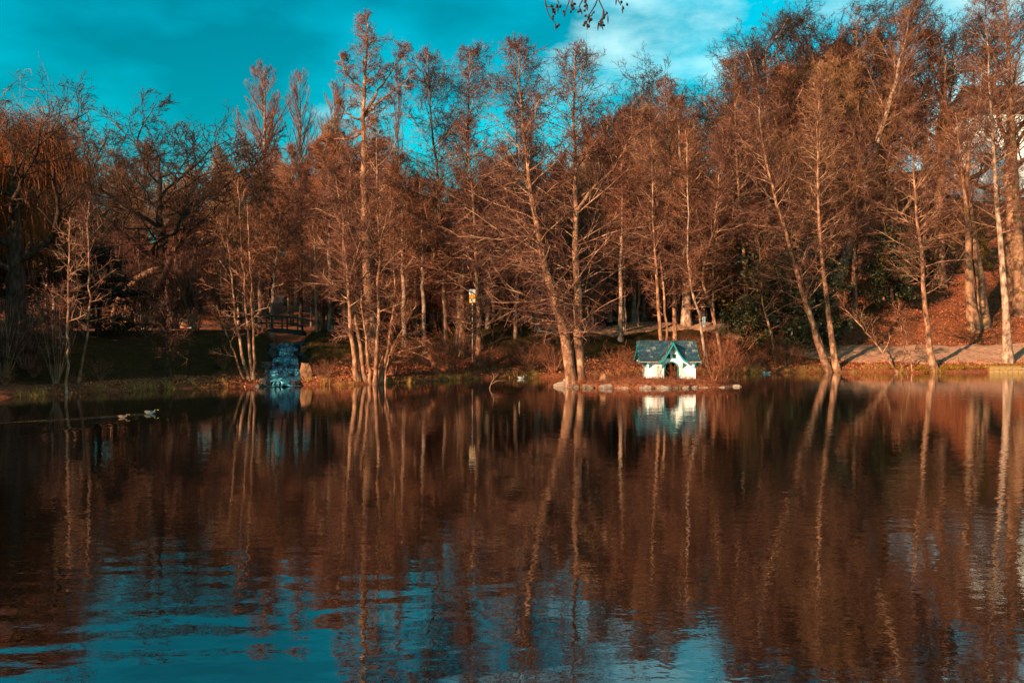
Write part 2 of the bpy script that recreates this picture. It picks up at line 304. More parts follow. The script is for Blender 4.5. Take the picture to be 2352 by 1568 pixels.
# ------------------------------------------------------------------ water
def water_mat():
    m = bpy.data.materials.new('pond_water'); m.use_nodes = True; nt = m.node_tree; b = nt.nodes['Principled BSDF']
    b.inputs['Base Color'].default_value = (.003, .002, .0015, 1); b.inputs['Roughness'].default_value = .008; b.inputs['IOR'].default_value = 2.25
    tc = N(nt, 'ShaderNodeTexCoord')
    def noise(sc, rot, scale, det, amp, rgh=.5):
        mp = N(nt, 'ShaderNodeMapping'); L(nt, tc.outputs['Object'], mp.inputs[0]); mp.inputs['Scale'].default_value = sc; mp.inputs['Rotation'].default_value = (0, 0, rot)
        n = N(nt, 'ShaderNodeTexNoise'); L(nt, mp.outputs[0], n.inputs[0]); n.inputs['Scale'].default_value = scale; n.inputs['Detail'].default_value = det; n.inputs['Roughness'].default_value = rgh
        return math_n(nt, 'MULTIPLY', math_n(nt, 'SUBTRACT', n.outputs[0], .5), amp)
    h = math_n(nt, 'ADD', noise((.45, 1, 1), .12, 1.1, 2, .0050), noise((.7, 1, 1), -.1, 4.5, 2, .0026))
    h = math_n(nt, 'ADD', h, noise((.8, 1, 1), .3, 12, 1, .0006))
    # swell rolling in from the south-west
    mp = N(nt, 'ShaderNodeMapping'); L(nt, tc.outputs['Object'], mp.inputs[0]); mp.inputs['Rotation'].default_value = (0, 0, -.18)
    sx = N(nt, 'ShaderNodeSeparateXYZ'); L(nt, mp.outputs[0], sx.inputs[0])
    ph = math_n(nt, 'ADD', math_n(nt, 'MULTIPLY', sx.outputs[1], 7.5), noise((.4, .6, 1), .3, .9, 3, 15.))
    sxo = N(nt, 'ShaderNodeSeparateXYZ'); L(nt, tc.outputs['Object'], sxo.inputs[0])
    h = math_n(nt, 'MULTIPLY', h, math_n(nt, 'ADD', noise((.5, .35, 1), .2, .12, 2, 3.2), .95))      # calm and ruffled patches
    sw_ = math_n(nt, 'MULTIPLY', math_n(nt, 'MULTIPLY', math_n(nt, 'SUBTRACT', 16., sxo.outputs[1]), .16, clamp=True), math_n(nt, 'MULTIPLY', math_n(nt, 'SUBTRACT', 1.5, sxo.outputs[0]), .3, clamp=True))
    h = math_n(nt, 'ADD', h, math_n(nt, 'MULTIPLY', math_n(nt, 'MULTIPLY', math_n(nt, 'SINE', ph), .0017), sw_))
    # wake of the swimming drake: two ridges opening behind it
    DX, DY = WAKE; px_ = math_n(nt, 'SUBTRACT', sxo.outputs[0], DX); py_ = math_n(nt, 'SUBTRACT', sxo.outputs[1], DY)
    for ax_, ay_, amp, wd in ((-.66, -.75, .050, .26), (-.07, -.998, .016, .30)):
        al = math_n(nt, 'ADD', math_n(nt, 'MULTIPLY', px_, ax_), math_n(nt, 'MULTIPLY', py_, ay_))
        ac = math_n(nt, 'SUBTRACT', math_n(nt, 'MULTIPLY', px_, ay_), math_n(nt, 'MULTIPLY', py_, ax_))
        dd = math_n(nt, 'DIVIDE', ac, wd); ee = math_n(nt, 'POWER', 2.718, math_n(nt, 'MULTIPLY', math_n(nt, 'MULTIPLY', dd, dd), -1))
        fade = math_n(nt, 'MULTIPLY', math_n(nt, 'MULTIPLY', al, 3., clamp=True), math_n(nt, 'SUBTRACT', 1.3, math_n(nt, 'MULTIPLY', al, .12), clamp=True))
        h = math_n(nt, 'ADD', h, math_n(nt, 'MULTIPLY', math_n(nt, 'MULTIPLY', ee, amp), fade))
    bp = N(nt, 'ShaderNodeBump'); bp.inputs['Strength'].default_value = 1; bp.inputs['Distance'].default_value = 1.0; L(nt, h, bp.inputs['Height']); L(nt, bp.outputs[0], b.inputs['Normal'])
    return m
WAKE = (wx(346, 37.3), 37.3)
wg = Geo(); wxs = np.linspace(-46, 66, 57); wys = np.linspace(0, 79, 41); WX, WY = np.meshgrid(wxs, wys); idx = np.arange(WX.size).reshape(WX.shape)
wg.add(np.stack([WX, WY, np.zeros_like(WX)], -1), np.stack([idx[:-1, :-1], idx[:-1, 1:], idx[1:, 1:], idx[1:, :-1]], -1))
tag(wg.build('pond_water', water_mat()), kind='structure')

# ------------------------------------------------------------------ tree makers (each returns an Empty with trunk and crown children)
def stem_arrays(stems, n=16, rng=None, wob=.04):
    P = []; R = []
    for st in stems:
        o = smooth_path(st, n, rng, wob); P.append(o[:, :3]); R.append(np.maximum(o[:, 3], .012))
    return np.array(P), np.array(R)
def trunk_geo(P, R, m=9, flare=.55):
    g = Geo(); R2 = R.copy(); hgt = P[:, :, 2] - P[:, :1, 2]
    R2 *= 1 + flare * (P[:, :1, 2] < .6) * np.exp(-np.maximum(hgt, 0) / (R[:, :1] * 3 + .05)); tubes(g, P, R2, m); return g
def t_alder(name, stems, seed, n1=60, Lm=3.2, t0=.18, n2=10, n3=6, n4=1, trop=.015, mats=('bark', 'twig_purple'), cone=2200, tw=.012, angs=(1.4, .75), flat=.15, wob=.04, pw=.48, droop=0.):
    rng = np.random.default_rng(seed); P, R = stem_arrays(stems, 18, rng, wob); ns = len(P)
    root = empty(name, (0, 0, 0))
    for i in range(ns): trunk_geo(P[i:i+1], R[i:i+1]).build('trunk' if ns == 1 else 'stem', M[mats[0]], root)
    lens = np.linalg.norm(P[:, -1] - P[:, 0], axis=1); per = np.maximum((n1 * lens / lens.sum()).astype(int), 4)
    pi = np.repeat(np.arange(ns), per); t = np.concatenate([(np.arange(p) + rng.uniform(0, 1, p)) / p for p in per]) ** .85 * (.985 - t0) + t0
    L1 = 1.5 * Lm * np.clip((1 - t) ** pw, .10, 1) * (.35 + .65 * sstep(t0 - .1, t0 + .2, t)) * rng.uniform(.5, 1.25, len(t)) * (lens[pi] / lens.max()) ** .5
    ang = angs[0] + (angs[1] - angs[0]) * t + rng.normal(size=len(t)) * .14
    A, Ra = grow(P, R, pi, t, ang, L1, 6, rng, trop=trop, wig=.09, rr=.42, rcap=.042, rend=.28)
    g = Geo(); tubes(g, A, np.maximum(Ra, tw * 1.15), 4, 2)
    pi, t = kids(len(A), n2, rng, .1, 1.); ll = L1[pi] * .42 * (1.1 - .65 * t) * rng.uniform(.5, 1.4, len(t)) + .15
    B, Rb = grow(A, Ra, pi, t, rng.uniform(.55, 1.15, len(t)), ll, 2, rng, trop=.03, wig=.14, rr=.6, rcap=.02, rend=.4, flat=flat)
    Rb = np.maximum(Rb, tw * .85); tubes(g, B, Rb, 3, 2)
    pi, t = kids(len(B), n3, rng, .12, 1.); l3 = ll[pi] * .5 * rng.uniform(.4, 1.3, len(t)) + .10
    Cc, Rc = grow(B, Rb, pi, t, rng.uniform(.4, 1.1, len(t)), l3, 1, rng, trop=.05, wig=.15)
    spikes(g, Cc[:, 0], Cc[:, 1], np.full(len(Cc), tw))
    if n4:
        pi, t = kids(len(Cc), n4, rng, .2, .95); l4 = l3[pi] * .6 * rng.uniform(.5, 1.2, len(t)) + .08
        D, Rd = grow(Cc, Rc, pi, t, rng.uniform(.4, 1., len(t)), l4, 1, rng, trop=.02, wig=.25)
        spikes(g, D[:, 0], D[:, 1], np.full(len(D), tw * .85))
    if cone:
        k = rng.integers(0, len(Cc), cone); buds(g, Cc[k, 1], .085, .019, rng)
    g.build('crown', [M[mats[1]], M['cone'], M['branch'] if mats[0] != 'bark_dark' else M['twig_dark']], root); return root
def fit(root, h):
    zm = max(np.percentile([v.co.z for v in c.data.vertices], 99.7) for c in root.children)
    for c in root.children: c.data.transform(Matrix.Diagonal((1, 1, h / zm, 1)))
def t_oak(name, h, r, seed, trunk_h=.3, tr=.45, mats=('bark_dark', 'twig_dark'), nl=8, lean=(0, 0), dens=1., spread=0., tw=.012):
    rng = np.random.default_rng(seed); root = empty(name, (0, 0, 0)); th = h * trunk_h
    st = [(0, 0, -.3, tr), (lean[0] * .3, lean[1] * .3, th * .5, tr * .85), (lean[0] * .7, lean[1] * .7, th, tr * .78), (lean[0], lean[1], h * .62, tr * .4), (lean[0] * 1.1, lean[1] * 1.1, h * .85, tr * .14)]
    P, R = stem_arrays([st], 16, rng, .10); trunk_geo(P, R, 11).build('trunk', M[mats[0]], root)
    t = np.linspace(trunk_h * .8, .92, nl) + rng.uniform(-.03, .03, nl); pi = np.zeros(nl, int); az = np.arange(nl) * 2.4 + rng.uniform(-.4, .4, nl)
    L0 = np.hypot(r, h * .3) * (1.15 - (.55 - .35 * spread) * t) * rng.uniform(.85, 1.15, nl)
    A0, R0 = grow(P, R, pi, t, 1.2 + .35 * spread - .7 * t + rng.normal(size=nl) * .1, L0 * (1 + .25 * spread), 8, rng, trop=.07 - .05 * spread, wig=.20, rr=.62, rcap=tr * .5, rend=.25, az=az)
    gl = Geo(); tubes(gl, A0, R0, 7); gl.build('limbs', M[mats[0]], root)
    g = Geo(); par, pr, pl = A0, R0, L0
    for lev, (n, f, k, m, cap) in enumerate(((9, .5, 6, 4, .07), (7, .5, 4, 3, .03), (6, .52, 2, 3, .016))):
        n = max(2, int(n * dens + .5)); pi, t = kids(len(par), n, rng, .2, 1.); ll = pl[pi] * f * (1.15 - .45 * t) * rng.uniform(.6, 1.3, len(t))
        q, rq = grow(par, pr, pi, t, rng.uniform(.45, 1.05, len(t)), ll, k, rng, trop=.05, wig=.22, rr=.6, rcap=cap, rend=.35); rq = np.maximum(rq, tw * .8)
        tubes(g, q, rq, m); par, pr, pl = q, rq, ll
    pi, t = kids(len(par), 3, rng, .25, 1.); ll = pl[pi] * .6 * rng.uniform(.5, 1.3, len(t))
    q, rq = grow(par, pr, pi, t, rng.uniform(.4, 1., len(t)), ll, 1, rng, trop=.08, wig=.2); spikes(g, q[:, 0], q[:, 1], np.full(len(q), tw * .85))
    g.build('crown', [M[mats[1]]], root); fit(root, h); return root
def t_poplar(name, h, seed, r=.3):
    rng = np.random.default_rng(seed); root = empty(name, (0, 0, 0))
    P, R = stem_arrays([[(0, 0, -.3, r), (.1, 0, h * .5, r * .6), (0, .1, h, .02)]], 16, rng, .05); trunk_geo(P, R).build('trunk', M['bark'], root)
    n = 60; t = np.linspace(.18, .96, n); L1 = h * .36 * (1 - t) ** .55 * rng.uniform(.7, 1.1, n)
    A, Ra = grow(P, R, np.zeros(n, int), t, rng.uniform(.45, .75, n), L1, 7, rng, trop=.10, wig=.06, rr=.5, rcap=.09, rend=.2); g = Geo(); tubes(g, A, Ra, 4)
    pi, t = kids(n, 10, rng, .1, 1.); ll = L1[pi] * .33 * (1.2 - t) + .2
    B, Rb = grow(A, Ra, pi, t, rng.uniform(.3, .6, len(t)), ll, 3, rng, trop=.15, wig=.08, rr=.55, rcap=.03, rend=.4); Rb = np.maximum(Rb, .010); tubes(g, B, Rb, 3)
    pi, t = kids(len(B), 9, rng, .1, 1.); q, rq = grow(B, Rb, pi, t, rng.uniform(.3, .7, len(t)), ll[pi] * .4 + .15, 1, rng, trop=.2, wig=.1); spikes(g, q[:, 0], q[:, 1], np.full(len(q), .011))
    g.build('crown', [M['twig']], root); return root
def t_willow(name, h, r, seed):
    rng = np.random.default_rng(seed); root = empty(name, (0, 0, 0))
    P, R = stem_arrays([[(0, 0, -.3, .5), (.2, .1, h * .25, .42), (-.1, .2, h * .5, .3), (.2, 0, h * .8, .08)]], 14, rng, .06); trunk_geo(P, R).build('trunk', M['bark_dark'], root)
    n = 16; t = np.linspace(.3, .97, n); L1 = np.hypot(r, h * .25) * rng.uniform(.7, 1.1, n) * (1.1 - .4 * t)
    A, Ra = grow(P, R, np.zeros(n, int), t, rng.uniform(.35, 1.05, n), L1 * rng.uniform(.7, 1.2, n), 8, rng, trop=.04, wig=.16, rr=.5, rcap=.16, rend=.2, az=np.arange(n) * 2.4); g = Geo(); tubes(g, A, Ra, 5); g.build('limbs', M['bark_dark'], root)
    g = Geo(); pi, t = kids(n, 14, rng, .25, 1.); ll = L1[pi] * .4 * rng.uniform(.6, 1.3, len(t))
    B, Rb = grow(A, Ra, pi, t, rng.uniform(.4, 1., len(t)), ll, 4, rng, trop=-.02, wig=.15, rr=.5, rcap=.03, rend=.4); tubes(g, B, Rb, 3)
    pi, t = kids(len(B), 13, rng, .1, 1.); ls = rng.uniform(.06, .36, len(t)) * h
    Q, Rq = grow(B, Rb, pi, t, rng.uniform(.5, 1.2, len(t)), ls, 5, rng, trop=-.55, wig=.10, rr=.5, rcap=.012, rend=.5); zz = Q[:, :, 2]; Q[:, :, 2] = np.maximum(zz, .8 + rng.uniform(0, 1.5, len(Q))[:, None]); Rq = np.full_like(Rq, .0085); tubes(g, Q, Rq, 3)
    pi, t = kids(len(Q), 3, rng, .1, 1.); q, rq = grow(Q, Rq, pi, t, rng.uniform(.3, .7, len(t)), rng.uniform(.2, .6, len(t)), 1, rng, trop=-.4, wig=.1); spikes(g, q[:, 0], q[:, 1], np.full(len(q), .008))
    g.build('crown', [M['twig_orange']], root); fit(root, h); return root
def t_evergreen(name, h, r, seed, leaf='leaf_dark', n=9000, shape='round', size=.11):
    rng = np.random.default_rng(seed); root = empty(name, (0, 0, 0))
    P, R = stem_arrays([[(0, 0, -.2, .16), (.1, .1, h * .5, .1), (0, 0, h * .95, .02)]], 10, rng, .04); trunk_geo(P, R).build('trunk', M['bark_dark'], root)
    nb = 60; t = rng.uniform(.04, .97, nb); prof = (1 - t) ** .8 + .08 if shape == 'cone' else np.sqrt(np.clip(1 - ((t - .38) / .62) ** 2, .05, 1))
    L1 = r * prof * rng.uniform(.65, 1.15, nb)
    A, Ra = grow(P, R, np.zeros(nb, int), t, rng.uniform(1.1, 1.5, nb) - .5 * t, L1, 6, rng, trop=-.04 if shape == 'cone' else .04, wig=.12, rr=.45, rcap=.05, rend=.3)
    g = Geo(); tubes(g, A, Ra, 3, 0)
    pi = rng.integers(0, nb, n); tt = rng.uniform(.25, 1., n) ** .7; f = tt * 5.99; i = f.astype(int); p = A[pi, i] + (A[pi, i + 1] - A[pi, i]) * (f - i)[:, None]
    sub = rng.normal(size=(nb, 9, 3)); off = sub[pi, rng.integers(0, 9, n)] * .16 * r * .6 + rng.normal(size=(n, 3)) * .10 * r * .6; off[:, 2] *= .6
    p = p + off; p[:, 2] = np.maximum(p[:, 2], .05); quads_leaf(g, p, size, rng, 1)
    g.build('crown', [M['bark_dark'], M[leaf]], root); return root
def t_bush(name, h, r, seed, nst=16, mats=('twig_pale', 'twig'), tw=.008, n2=7, n3=6, arch=.0):
    rng = np.random.default_rng(seed); root = empty(name, (0, 0, 0)); az = rng.uniform(0, 2 * np.pi, nst); tilt = rng.uniform(.05, 1., nst) ** .8 * math.atan2(r, h * .8)
    st = []
    L0 = h * rng.uniform(.6, 1.15, nst) / np.cos(tilt) ** .6
    base = np.zeros((nst, 2, 3)); base[:, 0, :2] = np.stack([np.cos(az), np.sin(az)], -1) * .12; base[:, 0, 2] = -.1; base[:, 1] = base[:, 0] + np.stack([np.sin(tilt) * np.cos(az), np.sin(tilt) * np.sin(az), np.cos(tilt)], -1) * .3
    Rb0 = np.full((nst, 2), .028) * rng.uniform(.6, 1.3, (nst, 1))
    A, Ra = grow(base, Rb0, np.arange(nst), np.full(nst, .6), np.full(nst, .08), L0, 7, rng, trop=-arch, wig=.07, rr=1., rcap=.035, rend=.25); g = Geo(); tubes(g, A, Ra, 4); g.build('stems', M[mats[0]], root)
    g = Geo(); pi, t = kids(nst, n2, rng, .2, 1.); ll = L0[pi] * .33 * rng.uniform(.5, 1.3, len(t)) * (1.2 - .6 * t)
    B, Rb = grow(A, Ra, pi, t, rng.uniform(.4, 1., len(t)), ll, 3, rng, trop=.02, wig=.12, rr=.6, rcap=.014, rend=.4); tubes(g, B, np.maximum(Rb, tw * .8), 3)
    pi, t = kids(len(B), n3, rng, .15, 1.); q, rq = grow(B, Rb, pi, t, rng.uniform(.3, .9, len(t)), ll[pi] * .5 * rng.uniform(.5, 1.2, len(t)) + .08, 1, rng, trop=.03, wig=.15); spikes(g, q[:, 0], q[:, 1], np.full(len(q), tw))
    pi, t = kids(len(q), 2, rng, .2, .9); q2, _ = grow(q, rq, pi, t, rng.uniform(.3, .9, len(t)), np.linalg.norm(q[:, 1] - q[:, 0], axis=1)[pi] * .6, 1, rng, wig=.15); spikes(g, q2[:, 0], q2[:, 1], np.full(len(q2), tw * .8))
    g.build('twigs', [M[mats[1]]], root); return root

def hero(Dpts_list, d, r0, rtop=.03, lean_d=0.):
    """stems traced as (Dx, Dy) rows at distance d, the first point set on the ground; returns base and local stems"""
    bx = wx(Dpts_list[0][0][0], d); bz = gz(bx, d); out = []
    for j, pts in enumerate(Dpts_list):
        r = r0 if not isinstance(r0, (list, tuple)) else r0[j]; st = []; n = len(pts)
        for i, (Dx, Dy) in enumerate(pts):
            x = wx(Dx, d) - bx; z = wz(Dy, d) - bz; f = i / (n - 1)
            if i == 0 and Dy > 700 or i == 0 and j == 0: z = gz(x + bx, d) - bz - .15 - r * .9
            st.append((x, lean_d * f + (.25 * ((j * 7) % 3 - 1)) * f + (.12 * ((j * 5) % 3 - 1)), z, r * (1 - f) ** 1.25 + rtop * f))
        out.append(st)
    return (bx, d, bz), out
#@@TREES

# ------------------------------------------------------------------ the trees one can tell apart
def place(root, loc, label, cat='tree', group=None): root.location = loc; return tag(root, label, cat, group)
def HA(name, label, stems, d, r0, seed, group=None, rtop=.03, **kw):
    loc, st = hero(stems, d, r0, rtop); return place(t_alder(name, st, seed, **kw), loc, label, group=group)

# island pair
HA('alder_tree', 'twin trunked alder with flared base growing on the stone edged island',
   [[(1318, 852), (1296, 770), (1262, 660), (1240, 560), (1222, 460), (1209, 350), (1197, 230), (1188, 96)],
    [(1336, 852), (1328, 760), (1326, 660), (1322, 520), (1320, 380), (1320, 240), (1322, 118)],
    [(1327, 482), (1362, 430), (1405, 393), (1440, 330), (1475, 262)]], 56.4, [.33, .33, .11], 11, n1=165, Lm=3.9, cone=7500, t0=.22, n4=2, mats=('bark', 'twig_purple'))
# centre twins
HA('alder_tree', 'tall double crowned alder behind the pale forked shrub on the bank',
   [[(1022, 800), (1020, 690), (1014, 540), (1005, 400), (992, 280), (982, 122)], [(1062, 800), (1062, 640), (1068, 450), (1074, 280), (1076, 104)]], 71.5, [.24, .26], 12, n1=150, Lm=3.9, cone=7500, t0=.2, n4=2)
HA('alder_tree', 'straight alder beside the yellow and white sign post',
   [[(1096, 815), (1098, 720), (1094, 620), (1086, 480), (1078, 360), (1070, 280)]], 69.6, .2, 13, n1=80, Lm=2.8, cone=1500, t0=.12)
HA('alder_tree', 'slender alder with crooked stem between sign and island trees',
   [[(1180, 800), (1186, 690), (1182, 560), (1190, 430), (1186, 300), (1190, 220)]], 76, .18, 14, n1=70, Lm=2.8, cone=1500, t0=.25)
# clump by the waterfall, right side
HA('alder_clump', 'many stemmed alder clump at the water edge right of the waterfall',
   [[(824, 874), (812, 800), (803, 700), (796, 600), (786, 480), (768, 380)], [(838, 874), (824, 790), (812, 690), (806, 580), (806, 460), (798, 350)],
    [(852, 872), (842, 790), (830, 700), (822, 560)], [(862, 872), (866, 780), (872, 650), (870, 500), (867, 380), (866, 280)]], 59.2, [.17, .17, .12, .14], 15, n1=120, Lm=2.7, cone=3000, t0=.22)
HA('alder_clump', 'arching multi stemmed alder with yellow bark beside the tall clump',
   [[(872, 872), (886, 820), (903, 730), (908, 620), (905, 520), (895, 420)], [(880, 872), (896, 826), (918, 806), (960, 812), (1000, 836)], [(866, 872), (880, 812), (908, 772), (950, 776), (985, 800)], [(884, 872), (900, 800), (935, 740), (960, 700)]],
   59.6, [.12, .06, .07, .06], 16, n1=70, Lm=1.9, cone=800, t0=.2, n2=8, n3=5, mats=('bark', 'twig'))
# left clump by the waterfall
HA('alder_clump', 'lit clump of leaning alder stems left of the waterfall',
   [[(572, 866), (556, 790), (540, 700), (532, 600), (528, 500)], [(560, 866), (536, 806), (514, 750), (496, 700)], [(578, 866), (572, 780), (562, 680), (550, 540), (545, 405)], [(584, 866), (583, 780), (580, 680), (576, 560), (572, 470)]],
   57.6, [.10, .07, .10, .09], 17, n1=52, Lm=1.9, cone=700, t0=.25, n2=6, n3=5, mats=('bark', 'twig'))
# left saplings
HA('sapling', 'thin upright sapling with forked top on the shaded left bank', [[(155, 892), (157, 800), (160, 700), (163, 640), (166, 560), (168, 500)]], 49.7, .075, 18, n1=18, Lm=1.3, cone=0, t0=.3, n2=5, n3=3, n4=0, mats=('bark', 'twig_pale'))
HA('sapling', 'leaning sapling with long side shoots on the shaded left bank', [[(180, 880), (194, 820), (206, 750), (210, 650), (210, 540), (212, 450)]], 51.6, .08, 19, n1=28, Lm=1.6, cone=300, t0=.25, n2=6, n3=4, n4=1, mats=('bark', 'twig_purple'))
HA('sapling', 'small sapling with crooked foot at the water edge below the footbridge', [[(376, 893), (392, 868), (390, 820), (388, 760), (386, 700)]], 55.0, .07, 20, n1=26, Lm=1.8, cone=0, t0=.22, n2=6, n3=4, n4=1, mats=('bark_dark', 'twig_purple'))
# right hand trees
HA('alder_clump', 'three leaning alder trunks rising from one foot at the right shore',
   [[(1902, 842), (1856, 715), (1812, 570), (1775, 440), (1748, 320), (1738, 190)], [(1908, 846), (1880, 770), (1850, 670), (1822, 585), (1800, 500)], [(1922, 848), (1906, 740), (1890, 600), (1880, 470), (1880, 330), (1884, 180)]],
   77.3, [.26, .18, .26], 21, n1=140, Lm=3.6, cone=5000, t0=.34)
HA('alder_tree', 'alder leaning back over the gravel path with a long dark shadow', [[(2146, 850), (2130, 775), (2120, 680), (2110, 560), (2098, 450), (2092, 350), (2086, 255)]], 76.9, .27, 22, n1=80, Lm=3.6, cone=2600, t0=.3)
HA('alder_tree', 'tall alder with scaly pale bark beside the mossy quay wall', [[(2314, 834), (2308, 740), (2298, 600), (2286, 450), (2276, 300), (2266, 150), (2256, -30)]], 79.2, .36, 23, n1=105, Lm=4.2, cone=3000, t0=.35, mats=('bark_pale', 'twig_purple'))
HA('oak_tree', 'twin oak trunks with mossy foot on the leaf covered slope', [[(2236, 745), (2222, 620), (2220, 500), (2206, 380), (2190, 260)], [(2258, 738), (2252, 640), (2232, 500), (2222, 400), (2240, 280), (2262, 150)]], 90, [.50, .55], 24, n1=70, Lm=4.6, cone=0, t0=.35, mats=('bark_moss', 'twig'), angs=(1.2, .6), wob=.04, pw=.5)
HA('oak_tree', 'thick ridged trunk with mossy foot near the white house', [[(2346, 752), (2340, 620), (2332, 480), (2322, 300), (2312, 120), (2300, -60)]], 91, .66, 25, n1=44, Lm=5.0, cone=0, t0=.5, mats=('bark_moss', 'twig'), angs=(1.2, .6), wob=.04, pw=.5)
HA('birch_tree', 'pale leaning trunk slanting right above the dark evergreens', [[(1900, 690), (1940, 590), (1985, 420), (2042, 240), (2070, 110), (2085, 20)]], 95, .58, 26, n1=60, Lm=5.5, cone=0, t0=.35, mats=('bark_pale', 'twig'), angs=(1.1, .5), wob=.08, pw=.45)
HA('sapling', 'thin tree bent left in front of the glossy evergreen', [[(1780, 800), (1767, 752), (1754, 712), (1747, 640), (1741, 560), (1738, 480)]], 79, .11, 27, n1=40, Lm=2.4, cone=900, t0=.2)
HA('hazel_bush', 'shoreline shrub with one long stem slanting left over the water', [[(2062, 850), (2021, 804), (1982, 758), (1942, 712), (1918, 676)], [(2070, 850), (2080, 800), (2070, 740), (2066, 690)], [(2096, 848), (2080, 760), (2066, 700)]], 76.6, [.09, .05, .05], 28, n1=36, Lm=1.6, cone=200, t0=.2, n2=7, n3=5, mats=('bark', 'twig'))
# trees behind the duck house
HA('alder_tree', 'dark stemmed alder standing behind the duck house roof', [[(1552, 745), (1546, 640), (1542, 500), (1536, 360), (1530, 260), (1524, 180)]], 80, .2, 29, n1=90, Lm=3.2, cone=2600, t0=.22)
HA('alder_tree', 'pair of thin alders rising above the left end of the duck house', [[(1522, 770), (1508, 640), (1498, 500), (1497, 380), (1490, 250)], [(1534, 775), (1524, 660), (1512, 560), (1500, 440)]], 77.5, [.15, .11], 30, n1=90, Lm=2.8, cone=2400, t0=.25)
HA('beech_tree', 'stout pale trunk beside the upper path with mossy roots', [[(1577, 690), (1573, 600), (1566, 470), (1560, 350), (1556, 230)]], 88, .42, 31, n1=70, Lm=4.2, cone=0, t0=.35, mats=('bark_pale', 'twig'), pw=.5)
HA('sapling', 'young pale barked tree growing up from behind the right gable end', [[(1622, 775), (1604, 720), (1583, 640), (1579, 490), (1577, 415), (1572, 300)]], 76.6, .12, 32, n1=44, Lm=2.3, cone=0, t0=.2, n3=5, mats=('bark_pale', 'twig'))
HA('alder_tree', 'many branched alder whose lower stem leans in front of the upper path', [[(1658, 800), (1640, 730), (1612, 640), (1640, 520), (1650, 400), (1660, 300)]], 78, .15, 33, n1=80, Lm=3.0, cone=2200, t0=.25)
HA('alder_tree', 'broad purple twigged alder above the glossy evergreen thicket', [[(1716, 780), (1712, 650), (1700, 500), (1690, 380), (1686, 250), (1684, 130)]], 84, .24, 34, n1=90, Lm=3.8, cone=3500, t0=.35)
HA('alder_tree', 'broad purple twigged alder where the gravel path bends uphill', [[(1965, 780), (1960, 640), (1962, 500), (1968, 400), (1975, 280)]], 91, .24, 35, n1=80, Lm=3.6, cone=3000, t0=.35)
# pale trunks by the bridge
HA('birch_tree', 'pale birch trunk standing just behind the footbridge', [[(598, 750), (598, 660), (601, 560), (602, 480), (600, 400)]], 79, .2, 36, n1=50, Lm=2.8, cone=0, t0=.35, mats=('bark_pale', 'twig'))
HA('birch_tree', 'slanting pale trunk rising behind the footbridge handrail', [[(622, 760), (630, 660), (640, 560), (652, 450)]], 76, .2, 37, n1=50, Lm=2.8, cone=0, t0=.35, mats=('bark_pale', 'twig'))
# the tall swamp cypress
loc, st = hero([[(857, 840), (852, 740), (843, 600), (838, 450), (838, 320), (836, 210), (845, 110), (846, 34)], [(836, 262), (862, 215), (900, 160), (940, 100)], [(836, 268), (870, 235), (905, 205), (950, 165)], [(836, 208), (815, 190), (795, 165), (785, 128)], [(836, 275), (810, 268), (785, 245), (775, 232)], [(838, 300), (800, 318), (768, 318), (735, 335)]], 66.5, [.44, .13, .10, .09, .09, .09])
place(t_alder('cypress_tree', st, 38, n1=130, Lm=2.0, cone=3600, t0=.3, mats=('bark', 'twig'), angs=(1.3, 1.), pw=.35, n2=9, n3=6, n4=1, tw=.012), loc, 'tallest tree, reddish cypress with upswept bare limbs above the wood')

# oaks, willow, poplars
def P_(Dx, d): x = wx(Dx, d); return (x, d, gz(x, d))
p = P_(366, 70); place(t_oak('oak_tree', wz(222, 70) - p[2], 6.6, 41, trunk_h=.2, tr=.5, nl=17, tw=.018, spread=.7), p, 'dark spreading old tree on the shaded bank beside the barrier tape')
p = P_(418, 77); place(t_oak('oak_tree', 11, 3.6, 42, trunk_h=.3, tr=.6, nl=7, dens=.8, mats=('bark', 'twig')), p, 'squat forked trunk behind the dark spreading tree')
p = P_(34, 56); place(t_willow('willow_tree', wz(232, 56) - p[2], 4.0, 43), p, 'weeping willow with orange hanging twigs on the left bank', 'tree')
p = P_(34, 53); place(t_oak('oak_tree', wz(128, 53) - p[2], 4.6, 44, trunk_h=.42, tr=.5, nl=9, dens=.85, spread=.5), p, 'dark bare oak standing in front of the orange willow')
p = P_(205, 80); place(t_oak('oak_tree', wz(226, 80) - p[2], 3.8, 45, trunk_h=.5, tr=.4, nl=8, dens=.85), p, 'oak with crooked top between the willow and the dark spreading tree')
# mossy broken limb under the dark tree
rng = np.random.default_rng(5); g = Geo(); pts = []
for (a, b, r) in ((372, 618, .26), (335, 628, .25), (305, 648, .22), (280, 676, .18), (262, 720, .14), (256, 765, .12)): pts.append((wx(a, 68), 68, wz(b, 68), r))
P2, R2 = stem_arrays([pts], 14, rng, .08); tubes(g, P2, R2, 8)
tag(g.build('fallen_limb', M['bark_moss']), 'orange mossy limb arching down from the dark spreading tree', 'branch')
pop = place(t_poplar('poplar_tree', 25, 46), (0, 0, 0), 'x')
for i, (Dx, top, d, lb) in enumerate(((606, 148, 118, 'broad topped poplar far behind the footbridge'), (690, 164, 120, 'narrow poplar standing next to the broad topped one'), (770, 190, 116, 'hazy poplar just left of the tallest tree'), (914, 150, 119, 'spire shaped poplar just right of the tallest tree'))):
    p = P_(Dx, d); h = wz(top, d) - p[2]; wsc = (1.5, 1.0, 1.1, .5)[i]
    o = pop if i == 0 else copy_tree(pop, p)
    o.location = p; o.rotation_euler = (0, 0, i * 1.7); o.scale = (wsc, wsc, h / 25); tag(o, lb, 'tree', 'poplars behind the wood')

